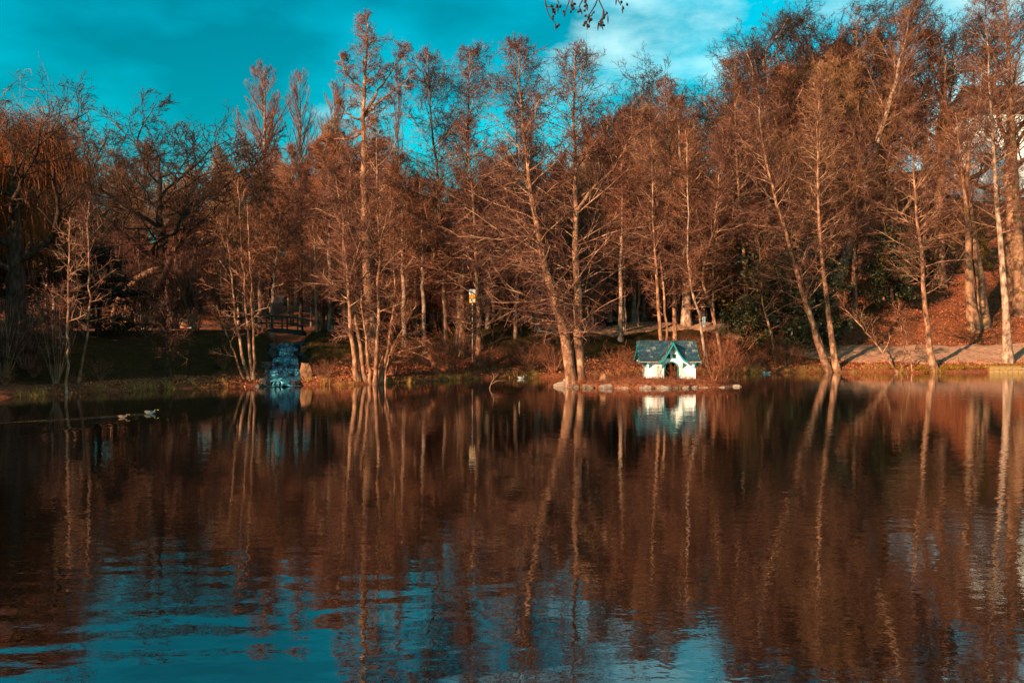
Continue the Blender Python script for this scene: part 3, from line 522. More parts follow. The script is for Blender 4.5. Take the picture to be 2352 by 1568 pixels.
# evergreens
ev1 = place(t_evergreen('holly_bush', 6, 3.0, 51), P_(1790, 82), 'glossy dark evergreen thicket behind the leaning alder trunks', 'bush')
ev1.scale = (1.6, 1.2, 1.55)
ev2 = place(t_evergreen('yew_tree', 11, 3.2, 52, 'leaf_gold', 9500, 'cone', .13), P_(1690, 91), 'golden green yew beyond the upper path')
def evc(src, Dx, d, sc, rz, label, group=None, name=None): 
    o = copy_tree(src, P_(Dx, d), rz, sc, label, group); return o
evc(ev1, 1720, 80.5, .75, 1.2, 'low glossy evergreen beside the end of the upper path')
evc(ev1, 1880, 85, 1.25, 2.2, 'dark evergreen bush where the gravel path goes into shade')
evc(ev1, 2050, 93, 1.2, 3.1, 'evergreen bush on the slope above the sunlit gravel path')
evc(ev2, 1800, 96, .9, 2.6, 'golden yew rising above the glossy thicket')
evc(ev2, 2150, 101, .8, 2.6, 'golden yew in shade left of the twin oak trunks')
evc(ev2, 2250, 100, .5, 4.6, 'small golden yew behind the twin oak trunks')
cf = place(t_evergreen('spruce_tree', 9, 3.0, 53, 'needle', 9000, 'cone', .13), P_(225, 63), 'low black conifer spreading on the shaded left bank')
cf.scale = (1.15, 1, .62)
evc(cf, 110, 61, .8, 1.1, 'black conifer standing behind the willow curtain')
evc(cf, 1930, 112, 1.9, 2.1, 'dark pine top showing among the bare oaks on the hill').location.z += 4
evc(cf, 545, 105, 1.3, 2.9, 'dark conifer between the spreading tree and the poplars')
# wood on the south-west shore, outside the picture, whose shade lies on the left bank
for i, (x, y, s) in enumerate(((-33, 47, 1.4), (-36, 43, 1.3), (-32, 53, 1.2), (-40, 40, 1.2), (-34, 40.5, 1.4), (-37.5, 36, 1.4), (-40, 31, 1.3))):
    copy_tree(cf, (x, y, gz(x, y)), i * 1.3, (s * 1.3, s * 1.3, s * 1.05), 'tall conifer on the wooded shore left of the willow', 'conifers on the left shore')

# background wood: prototypes copied with their parts
rng = np.random.default_rng(99)
def proto_stem(h, r, lean): return [[(0, 0, -.3, r), (lean * .3, 0, h * .35, r * .75), (lean * .6, .1, h * .7, r * .4), (lean, 0, h, .02)]]
protos = [t_alder('alder_tree', proto_stem(18, .22, .6), 61, n1=90, Lm=3.6, t0=.15, cone=2200, tw=.016, mats=('bark_dark', 'twig_purple')),
          t_alder('alder_tree', proto_stem(17, .2, -.8), 62, n1=85, Lm=3.5, t0=.2, cone=600, mats=('bark', 'twig'), tw=.015),
          t_oak('oak_tree', 18, 5.6, 63, trunk_h=.3, tr=.36, mats=('bark', 'twig_tan'), nl=10, tw=.015),
          t_alder('birch_tree', proto_stem(16, .16, .4), 64, n1=75, Lm=3.0, t0=.2, cone=0, mats=('bark_pale', 'twig_tan'), angs=(.95, .5), tw=.015),
          t_oak('oak_tree', 18, 5.2, 65, trunk_h=.35, tr=.32, mats=('bark', 'twig_purple'), nl=10, tw=.015)]
ph = [18, 17, 18, 16, 18]
plab = ['purple brown alder in the wood behind the bank', 'rusty brown alder in the wood behind the bank', 'spreading oak in the wood behind the bank', 'pale stemmed birch in the wood behind the bank', 'purplish oak in the wood behind the bank']
topx = [-200, 0, 120, 250, 400, 560, 650, 760, 900, 1000, 1250, 1350, 1450, 1520, 1600, 1640, 1700, 1760, 1900, 2100, 2352, 2600]
topy = [250, 250, 290, 330, 330, 340, 310, 290, 330, 400, 390, 270, 190, 180, 300, 360, 190, 110, 60, 20, 0, 0]
MARK = [(-999, 'left of the willow'), (0, 'behind the willow'), (130, 'between willow and dark oak'), (270, 'behind the dark spreading oak'), (420, 'left of the footbridge'), (540, 'behind the footbridge'), (660, 'right of the footbridge'), (760, 'behind the tall cypress'), (900, 'right of the tall cypress'), (1000, 'behind the double crowned alder'), (1120, 'near the white van'), (1230, 'behind the island alder'), (1360, 'left of the duck house'), (1470, 'behind the duck house'), (1600, 'by the walker on the path'), (1700, 'above the glossy thicket'), (1850, 'by the pale leaning trunk'), (2000, 'above the gravel path'), (2130, 'behind the twin oak trunks'), (2270, 'below the white house')]
def in_sun_gap(x, d): return abs(x * math.cos(SUN_AZ) - d * math.sin(SUN_AZ) + 62.5) < 3.2 and d < 84       # strip cleared of trees along the sun's path, added to light the footbridge
def mark(Dx): return [m for a, m in MARK if a <= Dx][-1]
used = [False] * 5
for row, (d0, n) in enumerate(((82, 36), (90, 38), (99, 38), (109, 36), (119, 28))):
    for j in range(n):
        Dx = -120 + 2600 * (j + rng.uniform(.1, .9)) / n; d = d0 + rng.uniform(-3.5, 3.5); x = wx(Dx, d)
        if d < shoreY(x) + 11 or (row == 0 and Dx > 1380) or (row == 1 and Dx > 1960) or abs(Dx - 600) < 40 and d < 86 or row == 0 and Dx < 780: continue
        if x > 40 and d > 103 or Dx > 2170: continue
        if in_sun_gap(x, d): continue
        top = np.interp(Dx, topx, topy) + rng.uniform(-10, 80) + (70 if row < 2 else 0)
        z0 = gz(x, d); h = wz(top, d) - z0
        if h < 4: continue
        w_ = [.3, .28, .1, .22, .1] if Dx < 1400 else [.30, .20, .2, .12, .18]
        k = rng.choice(5, p=w_); s = h / ph[k]; s2 = max(s, .62) if s < 1 else s ** .7
        loc = (x, d, z0); rz = rng.uniform(0, 6.28); lb = plab[k].replace('in the wood behind the bank', ('at the front of the wood ', 'inside the wood ', 'inside the wood ', 'deep in the wood ', 'at the back of the wood ')[row] + mark(Dx))
        if not used[k]: o = protos[k]; used[k] = True; o.location = loc; o.rotation_euler = (0, 0, rz); o.scale = (s2, s2, s); tag(o, lb, 'tree', 'trees of the wood behind the bank')
        else: o = copy_tree(protos[k], loc, rz, (s2, s2, s), lb)
# tall open oaks whose bare tops stand against the sky
ok = t_oak('oak_tree', 24, 6.0, 81, trunk_h=.45, tr=.45, mats=('bark', 'twig_dark'), nl=12, dens=.95, tw=.015); fo = True
for Dx, d, top, lb in ((1500, 104, 150, 'bare oak crown above the left end of the duck house'), (1440, 108, 185, 'bare oak crown left of the duck house trees'), (1610, 106, 205, 'bare oak crown above the walker'), (1690, 108, 110, 'crooked oak top left of the cloud edge'), (1760, 104, 5, 'tall oak top above the glossy thicket'), (1850, 110, -10, 'tall oak top beside the dark pine'), (1960, 106, 0, 'tall oak crown over the pale leaning trunk'), (2030, 106, -20, 'tall oak crown above the gravel path'), (2160, 99, -10, 'tall oak crown above the twin trunks'), (2320, 95, -40, 'tall oak crown screening the white house')):
    x = wx(Dx, d); z0 = gz(x, d); h = wz(top, d) - z0; s = h / 24; o = ok if fo else copy_tree(ok, (0, 0, 0)); fo = False
    o.location = (x, d, z0); o.rotation_euler = (0, 0, Dx * .37); o.scale = (s ** .7, s ** .7, s); tag(o, lb, 'tree', 'tall oaks on the skyline')
# thin poles and young growth along the top of the bank
pole = t_alder('young_tree', proto_stem(9, .10, .3), 66, n1=34, Lm=1.5, t0=.3, n2=6, n3=5, n4=1, cone=0, mats=('bark_pale', 'twig'))  # pale bark puts sunlight into the colour of these stems
first = True
for j in range(140):
    Dx = rng.uniform(420, 1500) if j < 114 else rng.uniform(1500, 1900); x = wx(Dx, 80); d = shoreY(x) + (rng.uniform(12, 34) if j < 114 else rng.uniform(16, 34)); x = wx(Dx, d)
    if abs(x - 16) < 2.5 and d < 92: continue
    if stream_t(np.array([x]), np.array([d]))[1][0] < 1.6: continue
    if Dx < 720 and d < shoreY(x) + 16 or in_sun_gap(x, d): continue
    s = rng.uniform(.6, 1.35); loc = (x, d, gz(x, d)); rz = rng.uniform(0, 6.28)
    if first: o = pole; first = False; o.location = loc; o.rotation_euler = (0, 0, rz); o.scale = (s, s, s); tag(o, 'thin young tree in the undergrowth ' + mark(Dx), 'tree', 'young trees in the undergrowth')
    else: copy_tree(pole, loc, rz, (s, s, s * rng.uniform(.85, 1.3)), 'thin young tree in the undergrowth ' + mark(Dx))
# sunlit trunks standing in the front of the wood
tk = t_alder('alder_tree', proto_stem(15, .20, .5), 67, n1=60, Lm=2.6, t0=.4, cone=600, mats=('bark_pale', 'twig'), tw=.014); ft = True  # bark paled so the trunks carry sunlight in their colour
for Dx, s_, sc in ((760, 17, 1.), (930, 12, .95), (955, 16, .8), (975, 9, .85), (1050, 8, .9), (1120, 11, .9), (1150, 15, 1.), (1235, 11, 1.), (1265, 16, .9), (1425, 10, 1.), (1455, 15, .95), (1400, 17, 1.05)):
    x = wx(Dx, 76)
    for _ in range(3): d = shoreY(x) + s_; x = wx(Dx, d)
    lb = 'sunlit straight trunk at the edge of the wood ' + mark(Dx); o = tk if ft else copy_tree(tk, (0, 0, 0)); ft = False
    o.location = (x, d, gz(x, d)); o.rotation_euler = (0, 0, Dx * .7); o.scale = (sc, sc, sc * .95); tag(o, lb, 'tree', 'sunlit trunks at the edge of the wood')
# bushes of the shore
b1 = t_bush('shrub', 2.6, 1.9, 71, 18, arch=.03); b2 = t_bush('shrub', 2.6, 1.7, 72, 13, n2=5, n3=4, mats=('bramble', 'bramble'), arch=.02); b3 = t_bush('shrub', 4.2, 1.5, 73, 26, mats=('twig_pale', 'twig_purple'), arch=-.01)
place(b3, P_(128, 50.2), 'broom like bare shrub beside the two saplings', 'bush'); b3.scale = (.8, .8, 1.05)
for k_, (Dx, s_, sc) in enumerate(((520, 17, 1.2), (745, 18, 1.2), (450, 19, 1.3), (400, 22, 1.4), (330, 20, 1.2), (290, 24, 1.4), (800, 20, 1.2), (940, 18, 1.2), (1010, 17, 1.1), (1130, 17, 1.1))):
    x = wx(Dx, 76)
    for _ in range(3): d = shoreY(x) + s_; x = wx(Dx, d)
    copy_tree(b3, (x, d, gz(x, d)), Dx * .3, (sc, sc, sc), 'bare thicket of upright stems in the wood ' + mark(Dx), 'thickets in the wood')
copy_tree(b3, P_(10, 49.5), 1., (.9, .9, .8), 'dark bare shrub at the foot of the willow', 'shrubs by the willow'); copy_tree(b3, P_(60, 52), 2., (1., 1., .8), 'dark bare shrub at the foot of the willow', 'shrubs by the willow'); copy_tree(cf, P_(20, 58), 2., (.8, .8, .6), 'black conifer at the far left under the willow')
rng2 = np.random.default_rng(55)
for k_ in range(30):
    Dx = 770 + 25 * k_ + rng2.uniform(-12, 12); x = wx(Dx, 78); s_ = rng2.uniform(11, 19) if Dx < 1380 else rng2.uniform(16.5, 22)
    for _ in range(3): d = shoreY(x) + s_; x = wx(Dx, d)
    sc = rng2.uniform(.7, 1.1); copy_tree((b3, b1)[k_ % 2], (x, d, gz(x, d)), rng2.uniform(0, 6), (sc, sc, sc * (1, 1.5)[k_ % 2]), 'sunlit bare brushwood along the front of the wood ' + mark(Dx), 'brushwood along the front of the wood')
place(b1, P_(1036, 67.4), 'pale forked shrub at the water edge below the sign', 'bush')
bush_l = 'bare twiggy shrub along the foot of the bank'; fb = True
for j in range(46):
    Dx = rng.uniform(900, 1300) if j < 20 else rng.uniform(1400, 1850) if j < 34 else rng.uniform(-40, 760); x = wx(Dx, 70); 
    for _ in range(3): d = shoreY(x) + rng.uniform(.5, 4); x = wx(Dx, d)
    if stream_t(np.array([x]), np.array([d]))[1][0] < 1.5: continue
    src = (b1, b1, b2)[j % 3] if j < 34 else b1
    copy_tree(src, (x, d, gz(x, d)), rng.uniform(0, 6.28), rng.uniform(.4, .85) * (1 if j < 34 else .5), 'bare twiggy shrub at the foot of the bank ' + mark(Dx), 'shrubs along the foot of the bank')
# shrubs on the island
copy_tree(b2, (8.97, 55.95, .40), .7, (.26, .26, .38), 'little red shoots growing in front of the duck house door'); copy_tree(b2, (8.25, 55.9, .40), 2.7, (.22, .22, .42), 'thin red shoots in front of the white boards left of the door')
place(b2, (wx(1665, 56.4), 56.4, .42), 'reddish shrub crowding the right gable end of the duck house', 'bush')
for Dx, d, s, lb in ((1640, 55.3, .75, 'red stemmed shrub between the duck house and the island tip'), (1690, 56.9, .6, 'red brambles trailing over the island tip'), (1415, 56.6, .75, 'red stemmed shrub between the stump and the duck house'), (1450, 57.4, .6, 'red stemmed shrub against the left wall of the duck house')):
    copy_tree(b2, (wx(Dx, d), d, .36), Dx, (s, s, s), lb)
# ------------------------------------------------------------------ island with stone edge
def stone_mesh(seed, mt):
    rng = np.random.default_rng(seed); n = 7; u = np.sort(rng.uniform(0, 2 * np.pi, n)) * .35 + np.arange(n) * 2 * np.pi / n * .65; rows = []
    for zf, rf in ((-.5, 1.), (.1, 1.02), (.42, .80)):
        k = rng.uniform(.78, 1.15, (n, 1)); rows.append(np.stack([np.sign(np.cos(u)) * np.abs(np.cos(u)) ** .7 * rf * .5, np.sign(np.sin(u)) * np.abs(np.sin(u)) ** .7 * rf * .5, np.full(n, zf)], -1) * np.array([1, 1, 1]) * np.concatenate([k, k, np.ones((n, 1))], 1) + rng.normal(size=(n, 3)) * np.array([.04, .04, .09]))
    V = np.concatenate(rows + [np.array([[rng.normal() * .12, rng.normal() * .1, .47]])]); q = []; t = []
    for r in range(2):
        for i in range(n): q.append([r * n + i, r * n + (i + 1) % n, r * n + n + (i + 1) % n, r * n + n + i])
    for i in range(n): t.append([2 * n + i, 2 * n + (i + 1) % n, 3 * n])
    return Geo().add(V, q, t).mesh('stone', mt, smooth=False)
M['stone'] = mat('island_stone', [(.07, .040, .028), (.20, .13, .095), (.32, .23, .175)], 3.5, rough=.9, bump=.03, bscale=12)
M['rock'] = mat('wet_rock', [(.005, .004, .0035), (.018, .012, .009), (.05, .027, .015)], 3, rough=.5, bump=.04, bscale=9, spec=.5)
M['soil'] = mat('island_soil', [(.05, .018, .010), (.20, .06, .028), (.36, .13, .06)], 5, rough=.95, bump=.08, bscale=10, detail=8, spec=.1)
M['stone2'] = mat('mossy_stone', [(.03, .016, .010), (.10, .055, .034), (.19, .12, .08)], 4, rough=.9, bump=.03, bscale=12); stones = [stone_mesh(i, M['stone2'] if i % 3 == 2 else M['stone']) for i in range(9)]; rocks = [stone_mesh(20 + i, M['rock']) for i in range(5)]
IC = np.array([7.6, 56.8]); IA, IB = 5.0, 2.1
th = np.linspace(0, 2 * np.pi, 65)[:-1]; rr_ = np.linspace(0, 1, 9); V = []; 
def isl_r(t): return 1 + .06 * np.sin(3 * t + 1) + .04 * np.sin(7 * t)
def isl_z(f): return np.interp(f, [0, .55, .8, .93, 1.0, 1.08], [.47, .44, .36, .2, -.05, -.5])
for f in np.append(np.linspace(0.02, 1, 12), 1.08):
    V.append(np.stack([IC[0] + IA * f * isl_r(th) * np.cos(th), IC[1] + IB * f * isl_r(th) * np.sin(th), isl_z(np.full(64, f)) + .03 * np.sin(th * 11 + f * 20) * (f < .9)], -1))
V = np.array(V); idx = np.arange(V.shape[0] * 64).reshape(-1, 64); nx = np.roll(idx, -1, 1)
g = Geo().add(V, np.stack([idx[:-1], idx[1:], nx[1:], nx[:-1]], -1)); g.ng.append((list(idx[0]), 0))
island = tag(g.build('island', M['soil']), kind='structure')
rng = np.random.default_rng(3); t = math.pi + .1; 
while t < 2 * math.pi + .35:
    big = (rng.choice([.5, .75, 1.0, 1.3]) if t < 4.35 else rng.choice([.25, .4, .55, .8, 1.1])) * rng.uniform(.85, 1.15); x = IC[0] + IA * .99 * isl_r(t) * math.cos(t); y = IC[1] + IB * .99 * isl_r(t) * math.sin(t)
    o = link('stone', stones[rng.integers(9)], island); o.location = (x, y + rng.uniform(-.1, .2), rng.uniform(-.02, .12) if t < 4.35 else rng.uniform(-.10, .05)); o.rotation_euler = (rng.uniform(-.45, .1), rng.uniform(-.3, .3), rng.uniform(-.5, .5)); o.scale = (big, rng.uniform(.35, .55), rng.uniform(.22, .5) * (1.15 if t < 4.3 else .75))
    if t < 4.3 and rng.uniform() < .4:
        o = link('stone', stones[rng.integers(9)], island); o.location = (x + rng.uniform(-.2, .2), y + .3, .3); o.rotation_euler = (rng.uniform(-.3, .3), rng.uniform(-.2, .2), rng.uniform(0, 3)); s = rng.uniform(.25, .4); o.scale = (s, s, s * .7)
    t += big * rng.uniform(.8, 1.15) / math.hypot(IA * math.sin(t), IB * math.cos(t))

# ------------------------------------------------------------------ duck house
M['white'] = mat('white_boards', [(.40, .35, .30), (.76, .74, .70), (.84, .83, .81)], 2.2, (1, 1, .3), .7, .004, bscale=20)
M['teal'] = mat('teal_paint', [(.006, .13, .135), (.010, .20, .20)], 5, rough=.5)
M['slate'] = mat('roof_slate', [(.004, .014, .020), (.010, .032, .044), (.10, .11, .105)], 5.5, rough=.65, bump=.006, bscale=30, spec=.25, coord='Generated')
M['eave'] = mat('grey_wood', [(.30, .25, .21), (.46, .40, .35)], 6, (1, 1, 1), .8)
M['dark'] = mat('dark_inside', [(.015, .008, .006)], 1)
M['wood_red'] = mat('brown_boards', [(.03, .009, .006), (.07, .02, .012)], 4)
HX, HY, HZ0 = 7.6, 56.3, .42; HW, HD = 2.74, 2.0; ZE, ZR = 1.50, 2.585; XC, GW = 9.03, .80
hut = empty('duck_house', (0, 0, 0)); tag(hut, 'white wooden duck house with teal gable and slate roof on the island', 'duck house')
def zt_gable(x): return np.where(np.abs(x - XC) < GW, ZE - .03 + (ZR - ZE) * (1 - np.abs(x - XC) / GW) ** 1.6, ZE - .03)
DC, DW, DS = 8.965, .37, 1.02     # door centre, half width, spring height
def zb_door(x):
    a = np.abs(x - DC); return np.where(a < DW, DS + np.sqrt(np.maximum(DW * DW - a * a, 0)), HZ0 - .12)
def plank(x0, x1, y, th, zb, zt, name='plank', n=10, m=None):
    xs = np.linspace(x0, x1, n); b = zb(xs); t_ = zt(xs); keep = t_ > b + .02; V = []; q = []
    xs, b, t_ = xs[keep], np.maximum(b[keep], -9), t_[keep]; k = len(xs)
    if k < 2: return
    for yy in (y, y + th):
        for arr in (b, t_): V.append(np.stack([xs, np.full(k, yy), arr], -1))
    i = np.arange(k - 1); a0, a1, a2, a3 = i, i + k, i + 2 * k, i + 3 * k
    q = np.concatenate([np.stack([a0, a0 + 1, a1 + 1, a1], -1), np.stack([a2 + 1, a2, a3, a3 + 1], -1), np.stack([a1, a1 + 1, a3 + 1, a3], -1), np.stack([a0 + 1, a0, a2, a2 + 1], -1),
                        [[0, k, 3 * k, 2 * k]], [[k - 1, 3 * k - 1, 4 * k - 1, 2 * k - 1]]])
    return Geo().add(np.concatenate(V), q).build(name, m or M['white'], hut, smooth=False)
edges = [HX, 8.02, 8.36, 8.59, 8.595 + .0, 9.335, 9.34, 9.62, 9.98, HX + HW]; edges = [HX, 8.02, 8.36, 8.595, 8.84, 9.09, 9.335, 9.62, 9.98, HX + HW]
for a, b in zip(edges[:-1], edges[1:]): plank(a + .006, b - .006, HY, .04, zb_door, zt_gable, n=14)
def side_wall(x, name):
    ys = np.linspace(HY + .045, HY + HD, 9); f = 1 - np.abs(ys - (HY + HD / 2)) / (HD / 2 + .3); zt = ZE - .16 + (ZR - ZE) * np.clip(f, 0, 1) ** 1.6
    for j in range(8):
        y0, y1 = ys[j] + .003, ys[j + 1] - .003; Geo().add([(x, y0, HZ0 - .12), (x, y1, HZ0 - .12), (x, y1, zt[j + 1]), (x, y0, zt[j]), (x + .04, y0, HZ0 - .12), (x + .04, y1, HZ0 - .12), (x + .04, y1, zt[j + 1]), (x + .04, y0, zt[j])], [[0, 3, 2, 1], [4, 5, 6, 7], [0, 1, 5, 4], [3, 7, 6, 2], [0, 4, 7, 3], [1, 2, 6, 5]]).build('plank', M['white'], hut, smooth=False)
side_wall(HX + .001, 'l'); side_wall(HX + HW - .041, 'r')
Geo().box((HX + HW / 2, HY + HD - .02, (HZ0 + ZE) / 2 - .06), (HW - .1, .04, ZE - HZ0 + .1)).build('back_wall', M['white'], hut, smooth=False)
Geo().box((HX + HW / 2, HY + HD / 2, HZ0 - .06), (HW - .1, HD - .1, .1)).build('floor', M['dark'], hut, smooth=False)
Geo().box((HX + HW / 2, HY + .8, .9), (HW - .12, .03, 1.1)).build('partition', M['wood_red'], hut, smooth=False)
# roof: u runs from ridge (0) to eave (1); the dormer gable cuts in where its own u is smaller
RX0, RX1 = 7.08, 10.58; RD = HD / 2 + .3; YR = HY + HD / 2
def zu(u): return ZE + (ZR - ZE) * (1 - np.clip(u, 0, 1)) ** 1.6
roof = None; g = Geo(); xs = np.linspace(RX0, RX1, 60); us = np.linspace(0, 1, 13)
def flare(x, u): return x + (.17 * u ** 2) * np.where(x < HX - .2, -1, 0)
for sgn in (-1, 1):
    X2, U2 = np.meshgrid(np.linspace(RX0 + .12, RX1 - .08, 61), us); Z2 = zu(U2) - .05; Y2 = YR + sgn * RD * U2
    k = (X2 - (RX0 + RX1) / 2) / (RX1 - RX0) * 2; X3 = X2 + .07 * U2 ** 1.5 * np.sign(k) * np.abs(k) ** 6
    idx = np.arange(X3.size).reshape(X3.shape); q = np.stack([idx[:-1, :-1], idx[:-1, 1:], idx[1:, 1:], idx[1:, :-1]], -1).reshape(-1, 4)
    if sgn < 0:                                    # leave the part under the dormer open
        uc = (np.abs(X2 - XC) / GW); cen = (uc[:-1, :-1] + uc[1:, 1:]) / 2 < (U2[:-1, :-1] + U2[1:, 1:]) / 2 - .05; q = q[~cen.ravel()]
    g.add(np.stack([X3, Y2, Z2], -1), q); g.add(np.stack([X3, Y2, Z2 - .03], -1), q[:, ::-1])
for sgn in (-1, 1):
    U2, T2 = np.meshgrid(us, np.linspace(0, 1, 12)); yf = HY - .32; Yb = YR - RD * U2; Y2 = yf + (Yb - yf) * T2 + .0; X2 = XC + sgn * GW * U2; Z2 = zu(U2) - .05
    idx = np.arange(X2.size).reshape(X2.shape); q = np.stack([idx[:-1, :-1], idx[:-1, 1:], idx[1:, 1:], idx[1:, :-1]], -1).reshape(-1, 4)
    g.add(np.stack([X2, Y2, Z2], -1), q); g.add(np.stack([X2, Y2, Z2 - .03], -1), q[:, ::-1])
roof = g.build('roof', M['slate'], hut, smooth=False)
# slates: scalloped tongues
wv = .5; V = [(-wv, .0, 0), (wv, .0, 0), (wv, -.7, 0), (.3, -.93, 0), (0, -1., 0), (-.3, -.93, 0), (-wv, -.7, 0)]; V2 = [(a, b, .07) for a, b, c in V]
gs = Geo(); gs.ngon(V + V2, [[6, 5, 4, 3, 2, 1, 0], [7, 8, 9, 10, 11, 12, 13]] + [[i, (i + 1) % 7, 7 + (i + 1) % 7, 7 + i] for i in range(7)])
M['slate2'] = mat('slate_weathered_sunlit', [(.012, .030, .036), (.08, .085, .08), (.24, .20, .17)], 4, rough=.7, coord='Generated'); M['slate3'] = mat('slate_deep', [(.004, .016, .024), (.010, .036, .052)], 4, rough=.4, spec=.5, coord='Generated')
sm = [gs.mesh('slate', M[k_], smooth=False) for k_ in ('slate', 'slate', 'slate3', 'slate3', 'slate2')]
rng = np.random.default_rng(8)
def slate(c, du, dx_, wdt, ln, wt=(.3, .25, .22, .13, .10)):
    e1 = Vector(dx_).normalized(); e2 = -Vector(du).normalized(); n = e1.cross(e2)
    if n.z < 0: e1 = -e1; n = e1.cross(e2)
    m = Matrix(((e1.x * wdt, e2.x * ln, n.x * .18, c[0]), (e1.y * wdt, e2.y * ln, n.y * .18, c[1]), (e1.z * wdt, e2.z * ln, n.z * .18, c[2]), (0, 0, 0, 1)))
    o = link('slate', sm[rng.choice(5, p=wt)], roof); tilt = Matrix.Rotation(rng.uniform(.05, .12), 4, 'X') @ Matrix.Rotation(rng.normal() * .03, 4, 'Y'); o.matrix_local = m @ tilt
rows = 10; sw = .215
for r in range(rows):
    u = r / rows; u1 = (r + 1.25) / rows; 
    for c in range(int((RX1 - RX0 - .1) / sw) + 1):
        x = RX0 + .14 + sw * (c + .5 * (r % 2)); 
        if x > RX1 - .08: continue
        if abs(x - XC) / GW < u + .1: continue
        p0 = np.array([x, YR - RD * u, zu(u) - .03]); p1 = np.array([x, YR - RD * u1, zu(u1) - .03]); slate(p0, p1 - p0, (1, 0, 0), sw * .98, np.linalg.norm(p1 - p0))
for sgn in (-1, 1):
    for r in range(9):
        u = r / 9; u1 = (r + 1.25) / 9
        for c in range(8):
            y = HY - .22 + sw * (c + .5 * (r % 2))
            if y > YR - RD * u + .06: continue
            p0 = np.array([XC + sgn * GW * u, y, zu(u) - .03]); p1 = np.array([XC + sgn * GW * u1, y, zu(u1) - .03]); slate(p0, p1 - p0, (0, 1, 0), sw * .98, np.linalg.norm(p1 - p0), (.2, .15, .1, .1, .45) if sgn < 0 else (.2, .2, .3, .3, 0.))  # left slope paler: weathered, with sun put into the colour; right kept dark
g = Geo(); 
g.box(((RX0 + RX1) / 2 + .02, YR, ZR + .0), (RX1 - RX0 - .22, .10, .05)); g.build('ridge_cap', M['slate'], roof, smooth=False)
Geo().box(((HY, ) and (XC, (YR + HY - .35) / 2, ZR - .005)), (.09, YR - HY + .33, .05)).build('ridge_cap', M['slate'], roof, smooth=False)
# bargeboards
def barge(fx, fy, name='bargeboard', w_=.10, th=.04, ax_='x', sgn=1, y0=0, x0=0):
    us = np.linspace(0, 1.03, 14); V = []
    for k, (dz, off) in enumerate(((.0, 0), (-1., 0), (0., th), (-1., th))):
        z = zu(us) - .055 - (.17 - .05 * us) * (-dz) - np.where(us > 1, .01, 0)
        if ax_ == 'x': V.append(np.stack([XC + sgn * GW * us * 1.0, np.full(14, y0 + off), z], -1))
        else: V.append(np.stack([x0 - .07 * us ** 1.5 * (1 if x0 < 8 else -1) + np.full(14, off), YR + sgn * RD * us, z], -1))
    n = 14; i = np.arange(n - 1); q = np.concatenate([np.stack([i, i + 1, i + n + 1, i + n], -1), np.stack([i + 2 * n, i + 3 * n, i + 3 * n + 1, i + 2 * n + 1], -1), np.stack([i, i + 2 * n, i + 2 * n + 1, i + 1], -1), np.stack([i + n, i + n + 1, i + 3 * n + 1, i + 3 * n], -1), [[0, n, 3 * n, 2 * n]], [[n - 1, 3 * n - 1, 4 * n - 1, 2 * n - 1]]])
    Geo().add(np.concatenate(V), q).build(name, M['teal'], hut, smooth=False)
for s in (-1, 1): barge(0, 0, sgn=s, y0=HY - .37); barge(0, 0, ax_='y', sgn=s, x0=RX0 + .08); barge(0, 0, ax_='y', sgn=s, x0=RX1 - .08)
# eaves boards either side of the gable, tie beam of the left gable end
for a, b in ((RX0 + .08, XC - GW - .02), (XC + GW + .02, RX1 + .0)): Geo().box(((a + b) / 2, HY - .25, ZE - .085), (b - a, .03, .07)).build('eaves_board', M['eave'], hut, smooth=False)
Geo().box((HX - .30, HY + HD / 2, ZE - .07), (.05, HD + .5, .09)).build('eaves_board', M['white'], hut, smooth=False)
# brackets
def bracket(x, y, ax_, sgn):
    pr = [(0, 0), (.30, 0), (.30, -.05), (.20, -.10), (.15, -.20), (.06, -.26), (0, -.34)]; t_ = .03; V = []
    for o_ in (-t_, t_): V += [((x + sgn * a, y + o_, ZE - .13 + b) if ax_ == 'x' else (x + o_, y - a, ZE - .13 + b)) for a, b in pr]
    Geo().ngon(V, [list(range(6, -1, -1)), list(range(7, 14))] + [[i, (i + 1) % 7, 7 + (i + 1) % 7, 7 + i] for i in range(7)]).build('bracket', M['teal'], hut, smooth=False)
for x in (HX + .12, 8.46, 9.62, HX + HW - .06): bracket(x, HY - .002, 'y', 1)
bracket(HX - .002, HY + .12, 'x', -1); bracket(HX + HW + .002, HY + .12, 'x', 1)
# arched door frame
a = np.linspace(0, np.pi, 17); cx = np.concatenate([[DC + DW], DC + DW * np.cos(a), [DC - DW]]); cz = np.concatenate([[HZ0 - .02], DS + DW * np.sin(a), [HZ0 - .02]]); n_ = len(cx); cen = np.array([DC, DS])
V = []; off = np.stack([cx - DC, np.maximum(cz - DS, 0)], -1); off = off / np.linalg.norm(off, axis=1, keepdims=True)
for yy in (HY - .035, HY + .06):
    for k in (-.012, .05): V.append(np.stack([cx + off[:, 0] * k, np.full(n_, yy), cz + off[:, 1] * k], -1))
i = np.arange(n_ - 1); b0, b1_, b2_, b3_ = i, i + n_, i + 2 * n_, i + 3 * n_
Geo().add(np.concatenate(V), np.concatenate([np.stack([b0, b0 + 1, b1_ + 1, b1_], -1), np.stack([b2_, b3_, b3_ + 1, b2_ + 1], -1), np.stack([b1_, b1_ + 1, b3_ + 1, b3_], -1), np.stack([b0 + 1, b0, b2_, b2_ + 1], -1)])).build('door_frame', M['teal'], hut, smooth=False)
Geo().box((DC, HY - .02, HZ0 - .03), (.86, .12, .06)).build('door_sill', M['eave'], hut, smooth=False)
